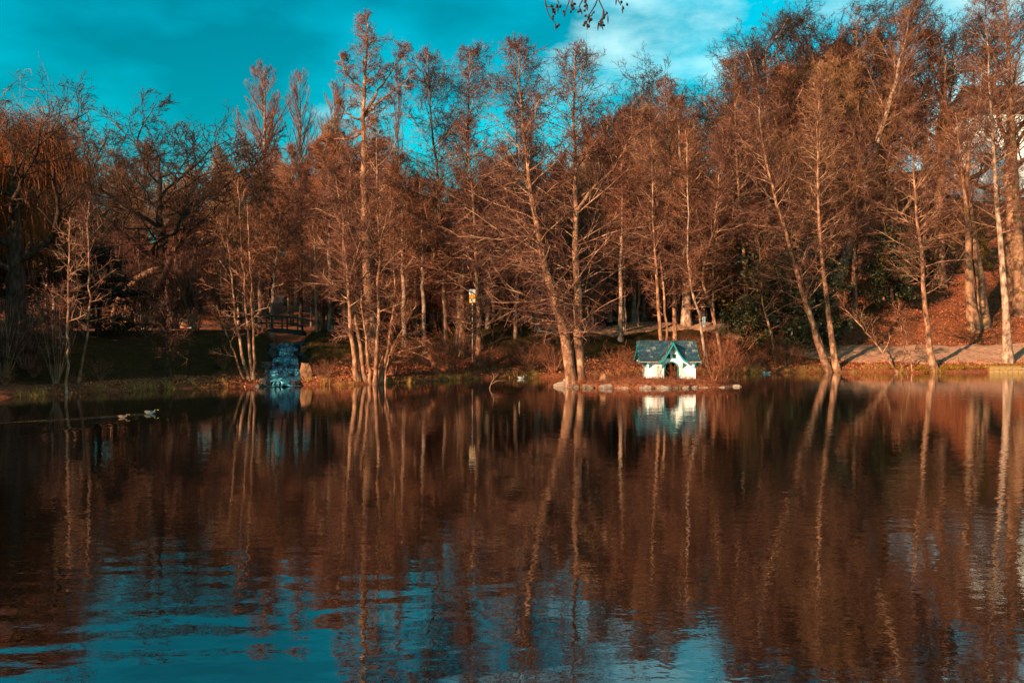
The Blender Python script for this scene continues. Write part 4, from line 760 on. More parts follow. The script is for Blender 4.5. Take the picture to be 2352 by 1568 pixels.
for x in (8.81, 9.13):
    wdw = Geo().box((x, HY - .006, 1.72), (.15, .012, .19)).build('window', M['dark'], hut, smooth=False); g = Geo()
    for dx, dz, sx_, sz_ in ((-.085, 0, .025, .24), (.085, 0, .025, .24), (0, .107, .145, .025), (0, -.107, .145, .025)): g.box((x + dx, HY - .018, 1.72 + dz), (sx_, .05, sz_))
    g.build('frame', M['teal'], wdw, smooth=False)
Geo().box((XC - .06, HY - .04, 2.12), (.04, .07, .16)).build('hoist_peg', M['bark_dark'], hut, smooth=False)
# stump
g = Geo(); tubes(g, np.array([[(0, 0, -.1), (.01, 0, .15), (.03, .01, .34), (.03, .01, .35)]]), np.array([[.30, .19, .16, .02]]), 9)
st_ = g.build('tree_stump', M['bark']); st_.location = (wx(1385, 56), 56, .42); tag(st_, 'short cut tree stump on the island beside the twin alder', 'stump')

# ------------------------------------------------------------------ footbridge
M['wood'] = mat('dark_timber', [(.010, .008, .007), (.030, .022, .018), (.055, .04, .032)], 6, (.3, 1, 1), .8, .01)
br = empty('footbridge', (-17.35, 71.5, 0)); tag(br, 'dark timber footbridge with arched handrails over the little waterfall', 'bridge')
bx = np.linspace(-2.5, 2.5, 15); arch = lambda x, h: h + .26 * (1 - (x / 2.5) ** 2)
def beam(y, h, hh, th, name, x0=-2.5, x1=2.5, n=15):
    xs = np.linspace(x0, x1, n); V = []
    for dy in (-th / 2, th / 2):
        for dz in (-hh / 2, hh / 2): V.append(np.stack([xs, np.full(n, y + dy), arch(xs, h) + dz], -1))
    i = np.arange(n - 1); Geo().add(np.concatenate(V), np.concatenate([np.stack([i, i + 1, i + n + 1, i + n], -1), np.stack([i + 2 * n, i + 3 * n, i + 3 * n + 1, i + 2 * n + 1], -1), np.stack([i + n, i + n + 1, i + 3 * n + 1, i + 3 * n], -1), np.stack([i, i + 2 * n, i + 2 * n + 1, i + 1], -1), [[0, n, 3 * n, 2 * n]], [[n - 1, 3 * n - 1, 4 * n - 1, 2 * n - 1]]])).build(name, M['wood'], br, smooth=False)
for y in (-.7, .7):
    beam(y, 2.95, .26, .12, 'beam'); beam(y, 4.0, .11, .09, 'handrail', -2.5, 3.0); beam(y, 3.50, .09, .05, 'rail')
    for x in (-2.2, -1.1, 0, 1.1, 2.2): Geo().box((x, y * 1.13, arch(x, 3.45)), (.10, .09, 1.15)).build('post', M['wood'], br, smooth=False)
for k in range(24):
    x = -2.4 + k * .208; Geo().box((x, 0, arch(x, 2.95) + .155), (.19, 1.35, .045)).build('plank', M['wood'], br, smooth=False)

# ------------------------------------------------------------------ waterfall
def fall_mat():
    m = bpy.data.materials.new('falling_water'); m.use_nodes = True; nt = m.node_tree; b = nt.nodes['Principled BSDF']; tc = N(nt, 'ShaderNodeTexCoord'); mp = N(nt, 'ShaderNodeMapping'); L(nt, tc.outputs['Object'], mp.inputs[0]); mp.inputs['Scale'].default_value = (.9, 1.6, 3.6)
    n = N(nt, 'ShaderNodeTexNoise'); L(nt, mp.outputs[0], n.inputs[0]); n.inputs['Scale'].default_value = 2.2; n.inputs['Detail'].default_value = 6; n.inputs['Roughness'].default_value = .65
    L(nt, ramp(nt, n.outputs[0], [(.40, (.002, .012, .02)), (.54, (.008, .10, .15)), (.70, (.12, .42, .52))]), b.inputs['Base Color']); b.inputs['Roughness'].default_value = .18; b.inputs['IOR'].default_value = 1.5  # cyan of the reflected sky put into the base colour
    ge = N(nt, 'ShaderNodeNewGeometry'); sz = N(nt, 'ShaderNodeSeparateXYZ'); L(nt, ge.outputs['True Normal'], sz.inputs[0])
    st_f = math_n(nt, 'MULTIPLY', math_n(nt, 'SUBTRACT', .93, math_n(nt, 'ABSOLUTE', sz.outputs[2])), 3.5, clamp=True); foam = math_n(nt, 'MULTIPLY', st_f, math_n(nt, 'MULTIPLY', math_n(nt, 'SUBTRACT', n.outputs[0], .42), 3.2, clamp=True), clamp=True)
    fx = N(nt, 'ShaderNodeMix', data_type='RGBA'); L(nt, foam, fx.inputs[0]); L(nt, b.inputs['Base Color'].links[0].from_socket, fx.inputs[6]); fx.inputs[7].default_value = (.22, .60, .70, 1); L(nt, fx.outputs[2], b.inputs['Base Color'])
    bp = N(nt, 'ShaderNodeBump'); bp.inputs['Distance'].default_value = .10; L(nt, n.outputs[0], bp.inputs['Height']); L(nt, bp.outputs[0], b.inputs['Normal']); return m
M['fall'] = fall_mat()
e = ST1 - ST0; el = np.linalg.norm(e); ed = e / el; en = np.array([ed[1], -ed[0]]); tt = np.linspace(-.03, 1.15, 90); ww = np.linspace(-1, 1, 15); rng = np.random.default_rng(4)
T2, W2 = np.meshgrid(tt, ww, indexing='ij'); hw = np.interp(T2, [0, .3, 1.15], [.95, .85, .62]); tj = T2 + .055 * np.sin(W2 * 3.1 + T2 * 9 + 1) + .035 * np.sin(W2 * 7.3 - T2 * 17) + .02 * np.sin(W2 * 13 + 2)
X2 = ST0[0] + ed[0] * el * T2 + en[0] * hw * W2; Y2 = ST0[1] + ed[1] * el * T2 + en[1] * hw * W2; Z2 = stream_z(tj) + .04 + .05 * np.sin(W2 * 9 + T2 * 40) * np.sin(T2 * 23) - .1 * np.abs(W2) ** 4
Z2 = np.maximum(Z2, .012); idx = np.arange(T2.size).reshape(T2.shape)
wf = tag(Geo().add(np.stack([X2, Y2, Z2], -1), np.stack([idx[:-1, :-1], idx[:-1, 1:], idx[1:, 1:], idx[1:, :-1]], -1)).build('waterfall', M['fall']), kind='structure')
for k in range(44):
    if k < 34: t_ = rng.uniform(0, 1.0); sd_ = rng.choice([-1, 1]); off_ = sd_ * (np.interp(t_, [0, 1], [1.05, .72]) + rng.uniform(0, .35)); s = rng.uniform(.35, .8)
    else: t_ = rng.uniform(.02, .95); off_ = rng.uniform(-.75, .85) * np.interp(t_, [0, 1], [1, .7]); s = rng.uniform(.22, .48)
    x = ST0[0] + ed[0] * el * t_ + en[0] * off_; y = ST0[1] + ed[1] * el * t_ + en[1] * off_
    o = link('rock', rocks[rng.integers(5)], wf); o.location = (x, y, float(stream_z(t_)) + (.0 if k < 34 else -.04)); o.rotation_euler = (rng.uniform(-.3, .3), rng.uniform(-.3, .3), rng.uniform(0, 6)); o.scale = (s, s * .8, s * rng.uniform(.5, .8))
# outlet pipe
g = Geo(); tubes(g, np.array([[(0, 0, 0), (0, -.3, 0)]]), np.full((1, 2), .17), 14); tubes(g, np.array([[(0, -.3, 0), (0, 0, 0)]]), np.full((1, 2), .14), 14)
po = g.build('outlet_pipe', M['rock']); po.location = (wx(642, 56.6), 56.35, .16); tag(po, 'small round outlet pipe at the foot of the waterfall', 'pipe')
bl = link('boulder', stone_mesh(77, M['stone']).copy()); bl.location = (wx(706, 59.5), 59.4, gz(wx(706, 59.5), 59.4) + .35); bl.scale = (.75, .7, 1.25); bl.rotation_euler = (0.1, -.25, .4)
bl.data.materials[0] = mat('rusty_stone', [(.05, .02, .012), (.22, .10, .05), (.36, .13, .04)], 4, rough=.9, bump=.04, bscale=8); tag(bl, 'upright rusty boulder beside the waterfall', 'boulder')

# ------------------------------------------------------------------ quay wall at the right
M['wallstone'] = mat('lichen_stone', [(.05, .03, .016), (.24, .15, .085), (.30, .15, .014), (.36, .26, .17)], 2.2, rough=.9, bump=.02, bscale=14)
M['moss'] = mat('moss', [(.08, .038, .005), (.24, .11, .010), (.34, .17, .018)], 7, rough=1, bump=.05, bscale=14, spec=.1)
qw = empty('quay_wall', (36.4, 76.2, 0)); tag(qw, 'low mossy stone quay wall at the water on the right', 'wall')
rng = np.random.default_rng(6); Geo().box((4.5, .35, .12), (8.9, .5, .62)).build('core', M['soil'], qw, smooth=False)
for row in range(2):
    x = 0.
    while x < 8.9:
        wd = rng.uniform(.45, 1.0); o = link('stone', stones[rng.integers(9)], qw); o.data = stones[0] if False else o.data
        bxm = Geo(); bxm.box((0, 0, 0), (1, 1, 1)); o.data = bxm.mesh('stone', M['wallstone'], False); md = o.modifiers.new('bevel', 'BEVEL'); md.width = .06; md.segments = 2
        o.location = (x + wd / 2, .06 + rng.uniform(-.02, .02), .05 + row * .27); o.scale = (wd - .03, .2, .25); x += wd
Geo().box((4.5, .2, .47), (9.1, .62, .07)).build('capstone', M['wallstone'], qw, smooth=False)
# grassy top
gq = Geo(); n = 900; rng = np.random.default_rng(16); A = np.stack([rng.uniform(.0, 9, n), rng.uniform(.3, 1.6, n), np.full(n, .5)], -1); spikes(gq, A, A + rng.normal(size=(n, 3)) * .05 + np.array([0, 0, .14]), np.full(n, .02)); Geo().box((4.5, 1.0, .42), (9, 1.1, .12)).build('turf', M['moss'], qw); gq = gq.build('grass_blades', M['moss'], qw); gq['kind'] = 'stuff'

# ------------------------------------------------------------------ sign, barrier tape, van, walker
M['yellow'] = mat('sign_yellow', [(.80, .36, .01)], 1, rough=.4); M['signwhite'] = mat('sign_white', [(.80, .80, .78)], 1, rough=.4); M['black'] = mat('sign_black', [(.01, .01, .01)], 1, rough=.5); M['steel'] = mat('galvanised', [(.35, .37, .38), (.5, .52, .53)], 8, rough=.4, metal=.6)
sx0 = wx(1085, 70.5); sg = empty('sign_post', (sx0, 70.5, gz(sx0, 70.5))); tag(sg, 'white and yellow notice signs on a thin steel post in the wood', 'sign'); zb0 = gz(sx0, 70.5)
g = Geo(); top = wz(664, 70.5) - zb0; tubes(g, np.array([[(0, .03, -.2), (0, .03, top)]]), np.full((1, 2), .03), 8); g.build('post', M['steel'], sg)
h1 = wz(676, 70.5) - zb0; h2 = wz(695, 70.5) - zb0
pn = Geo().box((0, -.02, (top + h1) / 2 + .01), (.46, .02, top - h1 - .02)).build('panel', M['signwhite'], sg, smooth=False); pn['label'] = 'white upper notice panel'
g = Geo()
for k in range(4): g.box((.02 * (k % 2) - .03, -.033, h1 + .09 + .075 * k), (.30 - .05 * (k % 3), .004, .022))
g.build('lettering', M['black'], pn, smooth=False)
pn = Geo().box((0, -.02, (h1 + h2) / 2), (.44, .02, h1 - h2 - .02)).build('panel', M['yellow'], sg, smooth=False); pn['label'] = 'yellow lower panel with white emblem'
g = Geo(); zc = (h1 + h2) / 2 - .08; g.ngon([(-.15, -.033, zc - .13), (.15, -.033, zc - .13), (.15, -.033, zc + .02), (.0, -.033, zc + .20), (-.15, -.033, zc + .02)], [[0, 1, 2, 3, 4]]); em = g.build('emblem', M['signwhite'], pn, smooth=False)
g = Geo()
for dx, dz, sx_, sz_ in ((-.05, .0, .05, .08), (.06, .02, .04, .10), (0, -.07, .12, .03)): g.box((dx, -.038, zc + dz), (sx_, .004, sz_))
g.build('lettering', M['black'], pn, smooth=False)

def tape_mat():
    m = bpy.data.materials.new('barrier_tape'); m.use_nodes = True; nt = m.node_tree; b = nt.nodes['Principled BSDF']; tc = N(nt, 'ShaderNodeTexCoord'); s_ = N(nt, 'ShaderNodeSeparateXYZ'); L(nt, tc.outputs['Object'], s_.inputs[0])
    f = math_n(nt, 'GREATER_THAN', math_n(nt, 'FRACT', math_n(nt, 'MULTIPLY', s_.outputs[0], 1.1)), .5); L(nt, ramp(nt, f, [(.2, (.78, .76, .74)), (.8, (.60, .02, .02))]), b.inputs['Base Color']); b.inputs['Roughness'].default_value = .4; return m
M['tape'] = tape_mat()
def tape(p, label, hgt=.09):
    g = Geo(); n = 40; pts = smooth_path(np.array(p, float), n); c = np.sin(np.arange(n) * 1.1) * .015; V = np.concatenate([pts + np.stack([c * 0, c, np.full(n, -hgt / 2)], -1), pts + np.stack([c * 0, -c, np.full(n, hgt / 2)], -1)]); i = np.arange(n - 1)
    g.add(V, np.stack([i, i + 1, i + n + 1, i + n], -1)); o = g.build('barrier_tape', M['tape']); tag(o, label, 'tape'); md = o.modifiers.new('thickness', 'SOLIDIFY'); md.thickness = .003; return o
D3 = lambda a, b, d: (wx(a, d), d, wz(b, d))
tape([D3(262, 749, 71.5), D3(300, 752, 71), D3(345, 754.5, 70.7), D3(368, 753, 70.6)], 'red and white barrier tape strung to the dark spreading tree')
tape([D3(368, 753, 70.6), D3(400, 754, 72), D3(440, 752, 73), D3(500, 745, 74)], 'red and white barrier tape strung right of the dark tree to the wood')
tape([D3(800, 768, 78), D3(860, 760, 79), D3(960, 756, 80), D3(1030, 750, 81)], 'faint red and white barrier tape in the wood right of the tall clump')

vx = wx(1175, 100); van = empty('parked_van', (vx, 100, gz(vx, 100))); van.rotation_euler = (0, 0, .25); tag(van, 'white van with dark windows half hidden behind trunks in the wood', 'van')
M['vanwhite'] = mat('van_paint', [(.55, .60, .64)], 1, rough=.3, spec=.5); M['glass'] = mat('dark_glass', [(.01, .014, .018)], 1, rough=.08, spec=.6); M['tyre'] = mat('tyre', [(.012, .012, .012)], 1, rough=.8); M['red'] = mat('red_lamp', [(.5, .01, .01)], 1, rough=.3)
pr = [(-2.3, .35), (-2.3, 1.0), (-2.2, 1.95), (-2.0, 2.1), (.9, 2.1), (1.5, 1.35), (2.25, 1.1), (2.35, .35)]; V = []
for y in (-.85, .85): V += [(y * (1 if z < 1.3 else .88), x, z) for x, z in pr]
g = Geo().ngon(V, [list(range(8)), list(range(15, 7, -1))] + [[i, 8 + i, 8 + (i + 1) % 8, (i + 1) % 8] for i in range(8)]); vb = g.build('body', M['vanwhite'], van, smooth=False); md = vb.modifiers.new('bevel', 'BEVEL'); md.width = .08; md.segments = 2
rw = Geo().box((0, -2.26, 1.52), (1.2, .04, .55)).build('rear_window', M['glass'], van, smooth=False); rw.rotation_euler = (0, 0, 0)
for y in (-1, 1): Geo().box((y * .81, .2, 1.58), (.06, 1.6, .5)).build('side_window', M['glass'], van, smooth=False); Geo().box((y * .72, -2.31, 1.05), (.12, .04, .3)).build('tail_lamp', M['red'], van, smooth=False)
Geo().box((0, -2.32, .85), (.52, .03, .13)).build('number_plate', M['black'], van, smooth=False); Geo().box((0, -2.33, .5), (1.6, .12, .16)).build('bumper', M['tyre'], van, smooth=False)
for x in (-.78, .78):
    for y in (-1.4, 1.5): g = Geo(); tubes(g, np.array([[(x - .1, y, .33), (x - .098, y, .33), (x + .098, y, .33), (x + .1, y, .33)]]), np.array([[.02, .33, .33, .02]]), 16); g.build('wheel', M['tyre'], van)

def skin_body(name, verts, edges_, radii, mats, pick, parent, levels=2):
    me = bpy.data.meshes.new(name); me.from_pydata(verts, edges_, []); o = bpy.data.objects.new(name, me); C.objects.link(o)
    md = o.modifiers.new('skin', 'SKIN'); 
    for i, r in enumerate(radii): me.skin_vertices[0].data[i].radius = r if isinstance(r, tuple) else (r, r)
    me.skin_vertices[0].data[0].use_root = True
    sb = o.modifiers.new('sub', 'SUBSURF'); sb.levels = levels; sb.render_levels = levels
    dg = bpy.context.evaluated_depsgraph_get(); m2 = bpy.data.meshes.new_from_object(o.evaluated_get(dg)); bpy.data.objects.remove(o)
    m2.materials.clear()
    for m in mats: m2.materials.append(m)
    for p_ in m2.polygons: p_.material_index = pick(p_.center); p_.use_smooth = True
    m2.name = name; return link(name, m2, parent)
wpx = wx(1617, 87.2); person = empty('person', (wpx, 87.2, gz(wpx, 87.2) + .05)); person.rotation_euler = (0, 0, -.5); tag(person, 'person in black jacket and pale blue jeans walking on the upper path', 'person')
M['jacket'] = mat('black_jacket', [(.006, .006, .007), (.016, .015, .016)], 9, rough=.8); M['jeans'] = mat('pale_jeans', [(.16, .26, .32), (.25, .36, .42)], 9, rough=.9); M['skin'] = mat('skin', [(.42, .22, .15)], 1, rough=.6); M['shoe'] = mat('shoe', [(.55, .5, .46)], 1); M['hair'] = mat('hair', [(.02, .012, .008), (.05, .03, .02)], 12)
vt = [(0, 0, .95), (0, 0, 1.12), (0, .01, 1.35), (0, .02, 1.48), (0, .02, 1.56), (0, 0, 1.68), (0, -.01, 1.76),           # 0-6 pelvis..head top
      (.10, 0, .88), (.11, -.12, .50), (.11, -.02, .09), (.11, -.16, .05), (-.10, 0, .88), (-.11, .10, .50), (-.11, .28, .14), (-.11, .18, .05),   # legs 7-14
      (.19, .02, 1.42), (.25, .08, 1.16), (.24, -.04, .93), (.23, -.09, .84), (-.19, .02, 1.42), (-.25, -.02, 1.16), (-.24, -.14, .95), (-.23, -.19, .86)]
ed_ = [(0, 1), (1, 2), (2, 3), (3, 4), (4, 5), (5, 6), (0, 7), (7, 8), (8, 9), (9, 10), (0, 11), (11, 12), (12, 13), (13, 14), (3, 15), (15, 16), (16, 17), (17, 18), (3, 19), (19, 20), (20, 21), (21, 22)]
ra = [.16, .15, .17, .10, .06, .10, .06, .10, .075, .055, .045, .10, .075, .055, .045, .075, .055, .042, .035, .075, .055, .042, .035]
def pick(c):
    if c.z < .12: return 3
    if c.z < .92 and abs(c.x) < .19: return 1
    if c.z < .915: return 2
    if c.z > 1.52: return 2
    return 0
skin_body('body', vt, ed_, ra, [M['jacket'], M['jeans'], M['skin'], M['shoe']], pick, person)
g = Geo(); a = np.linspace(0, 2 * np.pi, 13)[:-1]; rows = [np.stack([np.cos(a) * r, np.sin(a) * r + .02, np.full(12, z)], -1) for z, r in ((1.60, .105), (1.68, .125), (1.75, .115), (1.80, .07), (1.82, .01))]
idx = np.arange(60).reshape(5, 12); nx = np.roll(idx, -1, 1); g.add(np.concatenate(rows), np.stack([idx[:-1], nx[:-1], nx[1:], idx[1:]], -1)); g.build('hair', M['hair'], person)

# ------------------------------------------------------------------ ducks
M['dgrey'] = mat('duck_grey', [(.015, .04, .05), (.045, .08, .09)], 30, rough=.7); M['dhead'] = mat('drake_head', [(.004, .03, .022)], 1, rough=.3); M['dbrown'] = mat('duck_brown', [(.05, .028, .018), (.14, .08, .05)], 30, rough=.8); M['dwhite'] = mat('duck_white', [(.32, .32, .31)], 1); M['bill'] = mat('bill', [(.45, .28, .02)], 1, rough=.4)
def duck(name, loc, rz, label, body_m, head_m, sc=1.):
    root = empty(name, loc, rz); root.scale = (sc,) * 3; tag(root, label, 'duck', 'ducks on the pond')
    def pk(c): return 1 if (c.x > .13 and c.z > .10) else 0
    skin_body('body', [(-.02, 0, .05), (.10, 0, .055), (.165, 0, .12), (.19, 0, .19), (.245, 0, .185), (-.14, 0, .065), (-.25, 0, .10)], [(0, 1), (1, 2), (2, 3), (3, 4), (0, 5), (5, 6)], [(.11, .09), (.09, .075), .045, .05, .028, (.09, .06), .02], [body_m, head_m], pk, root)
    g = Geo(); g.add([(.26, -.022, .175), (.26, .022, .175), (.26, .018, .195), (.26, -.018, .195), (.33, -.016, .165), (.33, .016, .165), (.33, .014, .175), (.33, -.014, .175)], [[0, 1, 2, 3], [4, 7, 6, 5], [0, 4, 5, 1], [1, 5, 6, 2], [2, 6, 7, 3], [3, 7, 4, 0]]); g.build('bill', M['bill'], root, smooth=False)
    for s in (-1, 1): g = Geo(); g.ngon([(.06, s * .085, .10), (-.02, s * .112, .10), (-.16, s * .085, .115), (-.26, s * .02, .135), (-.12, s * .045, .155), (.02, s * .06, .145)], [[0, 1, 2, 3, 4, 5]]); w_ = g.build('wing', M['dbrown'], root); md = w_.modifiers.new('t', 'SOLIDIFY'); md.thickness = .012
    g = Geo(); tubes(g, np.array([[(.150, 0, .103), (.168, 0, .118)]]), np.array([[.050, .048]]), 10); g.build('collar', M['dwhite'], root)
    return root
duck('drake', (WAKE[0], WAKE[1], -.01), .15, 'grey drake swimming ahead with a long bright wake', M['dgrey'], M['dhead'], .9)
duck('duck', (wx(283, 35.6), 35.6, -.01), .15, 'brown duck following in the wake of the drake', M['dbrown'], M['dbrown'], .7)
duck('drake', (wx(1198, 66.3), 66.3, -.01), .6, 'pale duck resting by the bank left of the island', M['dwhite'], M['dhead'], 1.25)
duck('drake', (wx(1760, 75.0), 75.0, -.01), 2.8, 'pale duck floating by the bank beyond the island tip', M['dwhite'], M['dhead'], 1.3)

# dead branch standing in the water
g = Geo(); d0 = 54.5; c0 = np.array([wx(1130, d0), d0, 0])
P3, R3 = stem_arrays([[(0, 0, -.3, .03), (-.12, 0, .15, .028), (.1, .1, .55, .02), (.02, .1, .85, .012)], [(-.08, 0, .2, .02), (.3, .1, .42, .016), (.62, .1, .40, .01)], [(.08, .1, .5, .014), (.3, .2, .75, .008)]], 8, np.random.default_rng(2), .02); tubes(g, P3, R3, 5)
o = g.build('dead_branch', M['twig_pale']); o.location = c0; tag(o, 'small dead branch sticking out of the water left of the island', 'branch')
g = Geo(); tubes(g, np.array([[(0, 0, -.1), (.0, 0, .05), (.0, 0, .18), (.01, 0, .28)]]), np.array([[.02, .035, .03, .008]]), 6); o = g.build('float_stick', M['dbrown']); o.location = (wx(1193, 40.5), 40.5, 0); tag(o, 'short dark stick floating upright on the open water', 'stick')

# ------------------------------------------------------------------ white house on the hill
M['render'] = mat('white_render', [(.80, .79, .77), (.86, .85, .84)], 2, rough=.8); M['tile'] = mat('roof_tile', [(.06, .03, .025), (.12, .06, .045)], 8, rough=.8); M['pane'] = mat('window_glass', [(.05, .05, .055)], 1, rough=.1, spec=.6)
hs = empty('white_house', (62, 119, gz(56, 119) - 1.5)); tag(hs, 'white rendered house with gables on the hill behind the bare trees', 'house'); hw_, hh_, hd_ = 14., 12., 10.
Geo().box((0, hd_ / 2, hh_ / 2), (hw_, hd_, hh_)).build('wall', M['render'], hs, smooth=False)
Geo().box((4.0, -1.0, hh_ / 2 + .6), (5., 2., hh_ + 1.2)).build('bay', M['render'], hs, smooth=False)
g = Geo(); x0, x1 = -hw_ / 2 - .5, hw_ / 2 + .5
g.add([(x0, -.5, hh_), (x1, -.5, hh_), (x1, hd_ + .5, hh_), (x0, hd_ + .5, hh_), (x0 + 1.5, hd_ / 2, hh_ + 4.5), (x1 - 1.5, hd_ / 2, hh_ + 4.5)], [[0, 1, 5, 4], [2, 3, 4, 5], [0, 3, 2, 1]], [[0, 4, 3], [1, 2, 5]]); rf = g.build('roof', M['tile'], hs, smooth=False)
g = Geo(); g.add([(1.2, -2.3, hh_ + 1.2), (6.8, -2.3, hh_ + 1.2), (4., -2.3, hh_ + 5.), (1.2, 4, hh_ + 1.2), (6.8, 4, hh_ + 1.2), (4., 4, hh_ + 5.)], [[0, 2, 5, 3], [1, 4, 5, 2]], [[0, 1, 2], [3, 5, 4]]); g.build('gable', M['render'], hs, smooth=False)
g = Geo().box((-3, hd_ / 2, hh_ + 4.6), (1, 1, 2.2)); g.build('chimney', M['tile'], rf, smooth=False)
for fl in range(3):
    for x in (-5.2, -2.6, 0.): 
        w_ = Geo().box((x, -.03, 2.6 + fl * 3.7), (1.1, .1, 1.7)).build('window', M['pane'], hs, smooth=False); g = Geo()
        for dx, dz, a, b in ((-.6, 0, .12, 1.9), (.6, 0, .12, 1.9), (0, .9, 1.32, .12), (0, -.9, 1.4, .14), (0, 0, .06, 1.68)): g.box((x + dx, -.06, 2.6 + fl * 3.7 + dz), (a, .16, b))
        g.build('frame', M['eave'], w_, smooth=False)
    w_ = Geo().box((4, -2.03, 2.6 + fl * 3.9), (2.2, .1, 1.8)).build('window', M['pane'], hs, smooth=False)

# ------------------------------------------------------------------ overhanging alder on the near shore (trunk outside the picture)
near = empty('near_alder', (5.6, 2.4, gz(5.6, 2.4))); tag(near, 'alder on the near shore whose cone laden twigs hang into the sky', 'tree'); nb = gz(5.6, 2.4)
rng = np.random.default_rng(12); P4, R4 = stem_arrays([[(0, 0, -.3, .2), (.1, .1, 2, .17), (.2, .2, 4.5, .13), (.1, .3, 8, .06), (0, .4, 11, .02)]], 14, rng, .03); trunk_geo(P4, R4).build('trunk', M['bark_dark'], near)
dn = 8.0
def ND(a, b, d=dn): return (wx(a, d) - 5.6, d - 2.4, wz(b, d) - nb)
g = Geo(); P5, R5 = stem_arrays([[(*P4[0, 8], .05), (-.9, 2.2, 5.6, .04), (*ND(1420, -75), .025), (*ND(1330, -85), .02), (*ND(1240, -70), .012)]], 16, rng, .02); tubes(g, P5, R5, 6); g.build('bough', M['bark_dark'], near)
tw_ = [[(1252, -70), (1250, 0), (1258, 30), (1274, 52)], [(1251, 8), (1264, 17), (1272, 14)], [(1275, -75), (1280, 0), (1284, 8)], [(1312, -84), (1304, 8), (1300, 22)], [(1312, -84), (1318, 0), (1320, 22)], [(1345, -84), (1336, 2), (1330, 15)], [(1345, -84), (1344, 0), (1346, 22)], [(1372, -82), (1370, 0), (1364, 25), (1350, 40), (1347, 52)], [(1364, 25), (1357, 36), (1350, 38)], [(1372, -82), (1380, 10), (1386, 33), (1384, 42)], [(1386, 33), (1392, 34)], [(1384, 42), (1376, 50)], [(1418, -75), (1420, 0), (1426, 12)]]
g = Geo(); ends = []
for st in tw_:
    pts = [(*ND(a, b), .006 * (1 - .5 * i / len(st))) for i, (a, b) in enumerate(st)]; o_ = smooth_path(pts, 7, rng, .006); tubes(g, o_[None, :, :3], o_[None, :, 3], 5); ends.append(o_[-1, :3]); ends.append(o_[-2, :3])
g.build('twigs', M['bark_dark'], near)
M['ncone'] = mat('alder_cone', [(.010, .006, .005), (.04, .016, .010)], 60, rough=.9, bump=.004, bscale=200)
def cone_mesh(l, r, n=7):
    g = Geo(); zs = np.linspace(0, 1, 6); rad = r * np.sin(np.clip(zs, .06, .97) * np.pi) ** .6; tubes(g, np.stack([np.zeros(6), np.zeros(6), -zs * l], -1)[None], rad[None], n); return g.mesh('cone', M['ncone'])
cm, km = cone_mesh(.026, .0105), cone_mesh(.07, .006)
for e_ in ends:
    for k in range(rng.integers(1, 4)):
        o = link('cone', cm, near); o.location = e_ + rng.normal(size=3) * np.array([.022, .022, .020]) - np.array([0, 0, .012]); o.rotation_euler = (rng.normal() * .5, rng.normal() * .5, 0)
    if rng.uniform() < .6: o = link('catkin', km, near); o.location = e_ + rng.normal(size=3) * .008; o.rotation_euler = (rng.normal() * .15, rng.normal() * .15, 0)
g = Geo(); p0 = np.array(ND(1347, 52)); p1 = np.array(ND(1347, 122)); tubes(g, np.array([[p0, p1]]), np.full((1, 2), .0006), 3); g.build('thread', M['ncone'], near); o = link('catkin', km, near); o.location = p1; o.scale = (1.6, 1.6, 1.3)

# ------------------------------------------------------------------ ground stuff: fallen leaves, grass, bank tufts, island brambles
M['leaves'] = mat('fallen_leaves', [(.09, .024, .011), (.30, .082, .032), (.48, .17, .075)], 9, rough=.8, detail=2, spec=.2); M['dry'] = mat('dry_grass', [(.10, .045, .012), (.30, .14, .035), (.42, .22, .06)], 3, rough=.9, spec=.1)
M['grassb'] = mat('grass_blade', [(.010, .006, .002), (.042, .023, .004), (.095, .05, .008)], 1.5, rough=.9, spec=.1)
rng = np.random.default_rng(21); g = Geo(); n = 24000; x = rng.uniform(20, 62, n); y = np.interp(x, np.append(FAR[:, 0], 62), np.append(FAR[:, 1], 77.)) + np.where(rng.uniform(size=n) < .25, rng.uniform(.3, 2.6, n), rng.uniform(9.3, 26, n)); quads_leaf(g, np.stack([x, y, terrain(x, y) + .03], -1), .10, rng, up=1.6)
n = 1500; x = rng.uniform(24, 60, n); y = np.interp(x, np.append(FAR[:, 0], 62), np.append(FAR[:, 1], 77.)) + rng.uniform(1, 10, n); quads_leaf(g, np.stack([x, y, terrain(x, y) + .06], -1), .08, rng, up=2.)
n = 12000; x = rng.uniform(-11, 24, n); y = shoreY(x) + rng.uniform(.3, 5, n); quads_leaf(g, np.stack([x, y, terrain(x, y) + .03], -1), .08, rng, up=1.6)
n = 5000; x = rng.uniform(-23, -10, n); y = shoreY(x) + rng.uniform(.2, 2.5, n); quads_leaf(g, np.stack([x, y, terrain(x, y) + .03], -1), .07, rng, up=1.6)
tag(g.build('leaf_litter', M['leaves']), 'fallen brown leaves covering the bank and slope', 'leaves', kind='stuff')
g = Geo(); n = 30000; x = rng.uniform(-26, 16, n); y = shoreY(x) + rng.uniform(2.5, 14, n); st_d = stream_t(x, y)[1]; k = (st_d > 1.3) & ((x < -11) | (y - shoreY(x) > 6)); x, y = x[k], y[k]; A = np.stack([x, y, terrain(x, y) - .02], -1); spikes(g, A, A + rng.normal(size=A.shape) * np.array([.06, .06, .02]) + np.array([0, 0, .15]), np.full(len(A), .018)); tag(g.build('grass', M['grassb']), 'short winter grass on the banks', 'grass', kind='stuff')
g = Geo()
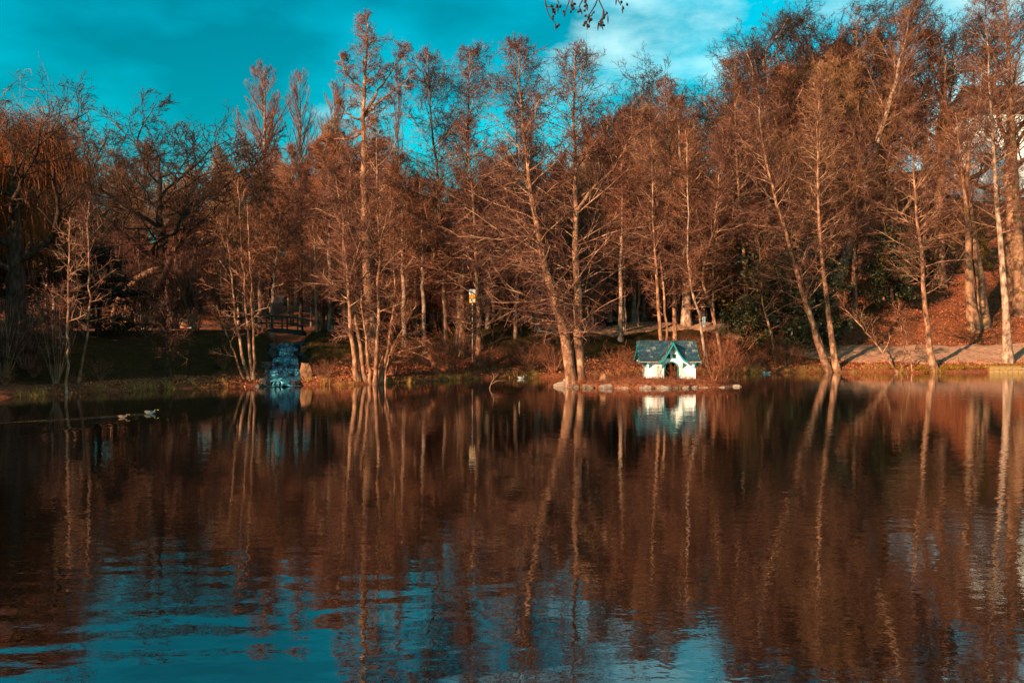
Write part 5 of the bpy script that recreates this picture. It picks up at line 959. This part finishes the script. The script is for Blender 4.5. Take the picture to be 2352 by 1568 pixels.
for j in range(150):
    x0 = rng.uniform(-24, 36); s0 = rng.uniform(-.1, .5); y0 = shoreY(x0) + s0
    if stream_t(np.array([x0]), np.array([y0]))[1][0] < 1.1: continue
    n = 26; A = np.stack([x0 + rng.normal(size=n) * .14, y0 + rng.normal(size=n) * .12, np.zeros(n)], -1); A[:, 2] = np.maximum(terrain(A[:, 0], A[:, 1]), 0) - .02; h = rng.uniform(.18, .5); spikes(g, A, A + rng.normal(size=A.shape) * np.array([.14, .14, .03]) + np.array([0, 0, h]), np.full(n, .012))
tag(g.build('bank_tufts', M['dry']), 'dry grass tufts along the water edge', 'grass', kind='stuff')
g = Geo(); n = 4200; th_ = rng.uniform(0, 6.283, n); f = np.sqrt(rng.uniform(.05, .98, n)); x = IC[0] + IA * f * isl_r(th_) * np.cos(th_); y = IC[1] + IB * f * isl_r(th_) * np.sin(th_)
inside = (x > HX - .1) & (x < HX + HW + .1) & (y > HY - .1) & (y < HY + HD + .1); x, y, f = x[~inside], y[~inside], f[~inside]; A = np.stack([x, y, isl_z(f) - .03], -1); hh = rng.uniform(.1, .38, len(A)) ** 1.0; hh[rng.uniform(size=len(A)) < .09] *= 3.0
d_ = rng.normal(size=A.shape) * np.array([.7, .7, .1]); d_[:, 2] = 1; mid = A + nrm(d_) * hh[:, None]; spikes(g, A, mid, np.full(len(A), .009)); spikes(g, (A + mid) / 2, (A + mid) / 2 + rng.normal(size=A.shape) * .10 + np.array([0, 0, .05]), np.full(len(A), .007))
n = 1500; th_ = rng.uniform(3.2, 6.5, n); f = rng.uniform(.86, 1.0, n); A = np.stack([IC[0] + IA * f * isl_r(th_) * np.cos(th_), IC[1] + IB * f * isl_r(th_) * np.sin(th_), isl_z(f) + .05], -1); spikes(g, A, A + rng.normal(size=A.shape) * np.array([.16, .12, .06]) + np.array([0, -.12, .07]), np.full(n, .010))
tag(g.build('island_brambles', M['bramble']), 'tangled reddish brambles covering the island', 'brambles', kind='stuff')
g = Geo()
for j in range(13):
    x0 = rng.uniform(29, 36.2); y0 = shoreY(x0) + rng.uniform(.2, .6); n = 60; A = np.stack([x0 + rng.normal(size=n) * .18, y0 + rng.normal(size=n) * .12, np.full(n, gz(x0, y0))], -1); spikes(g, A, A + rng.normal(size=A.shape) * np.array([.12, .12, .03]) + np.array([0, -.05, .26]), np.full(n, .022))
tag(g.build('mossy_tufts', M['moss']), 'golden grass tufts beside the quay wall', 'grass', kind='stuff')
# floating leaf specks
g = Geo(); n = 60; x = rng.uniform(-14, 30, n); y = rng.uniform(30, 74, n); quads_leaf(g, np.stack([x, y, np.full(n, .012)], -1), .05, rng, up=30); tag(g.build('floating_leaves', M['leaves']), 'tiny leaves floating on the pond', 'leaves', kind='stuff')
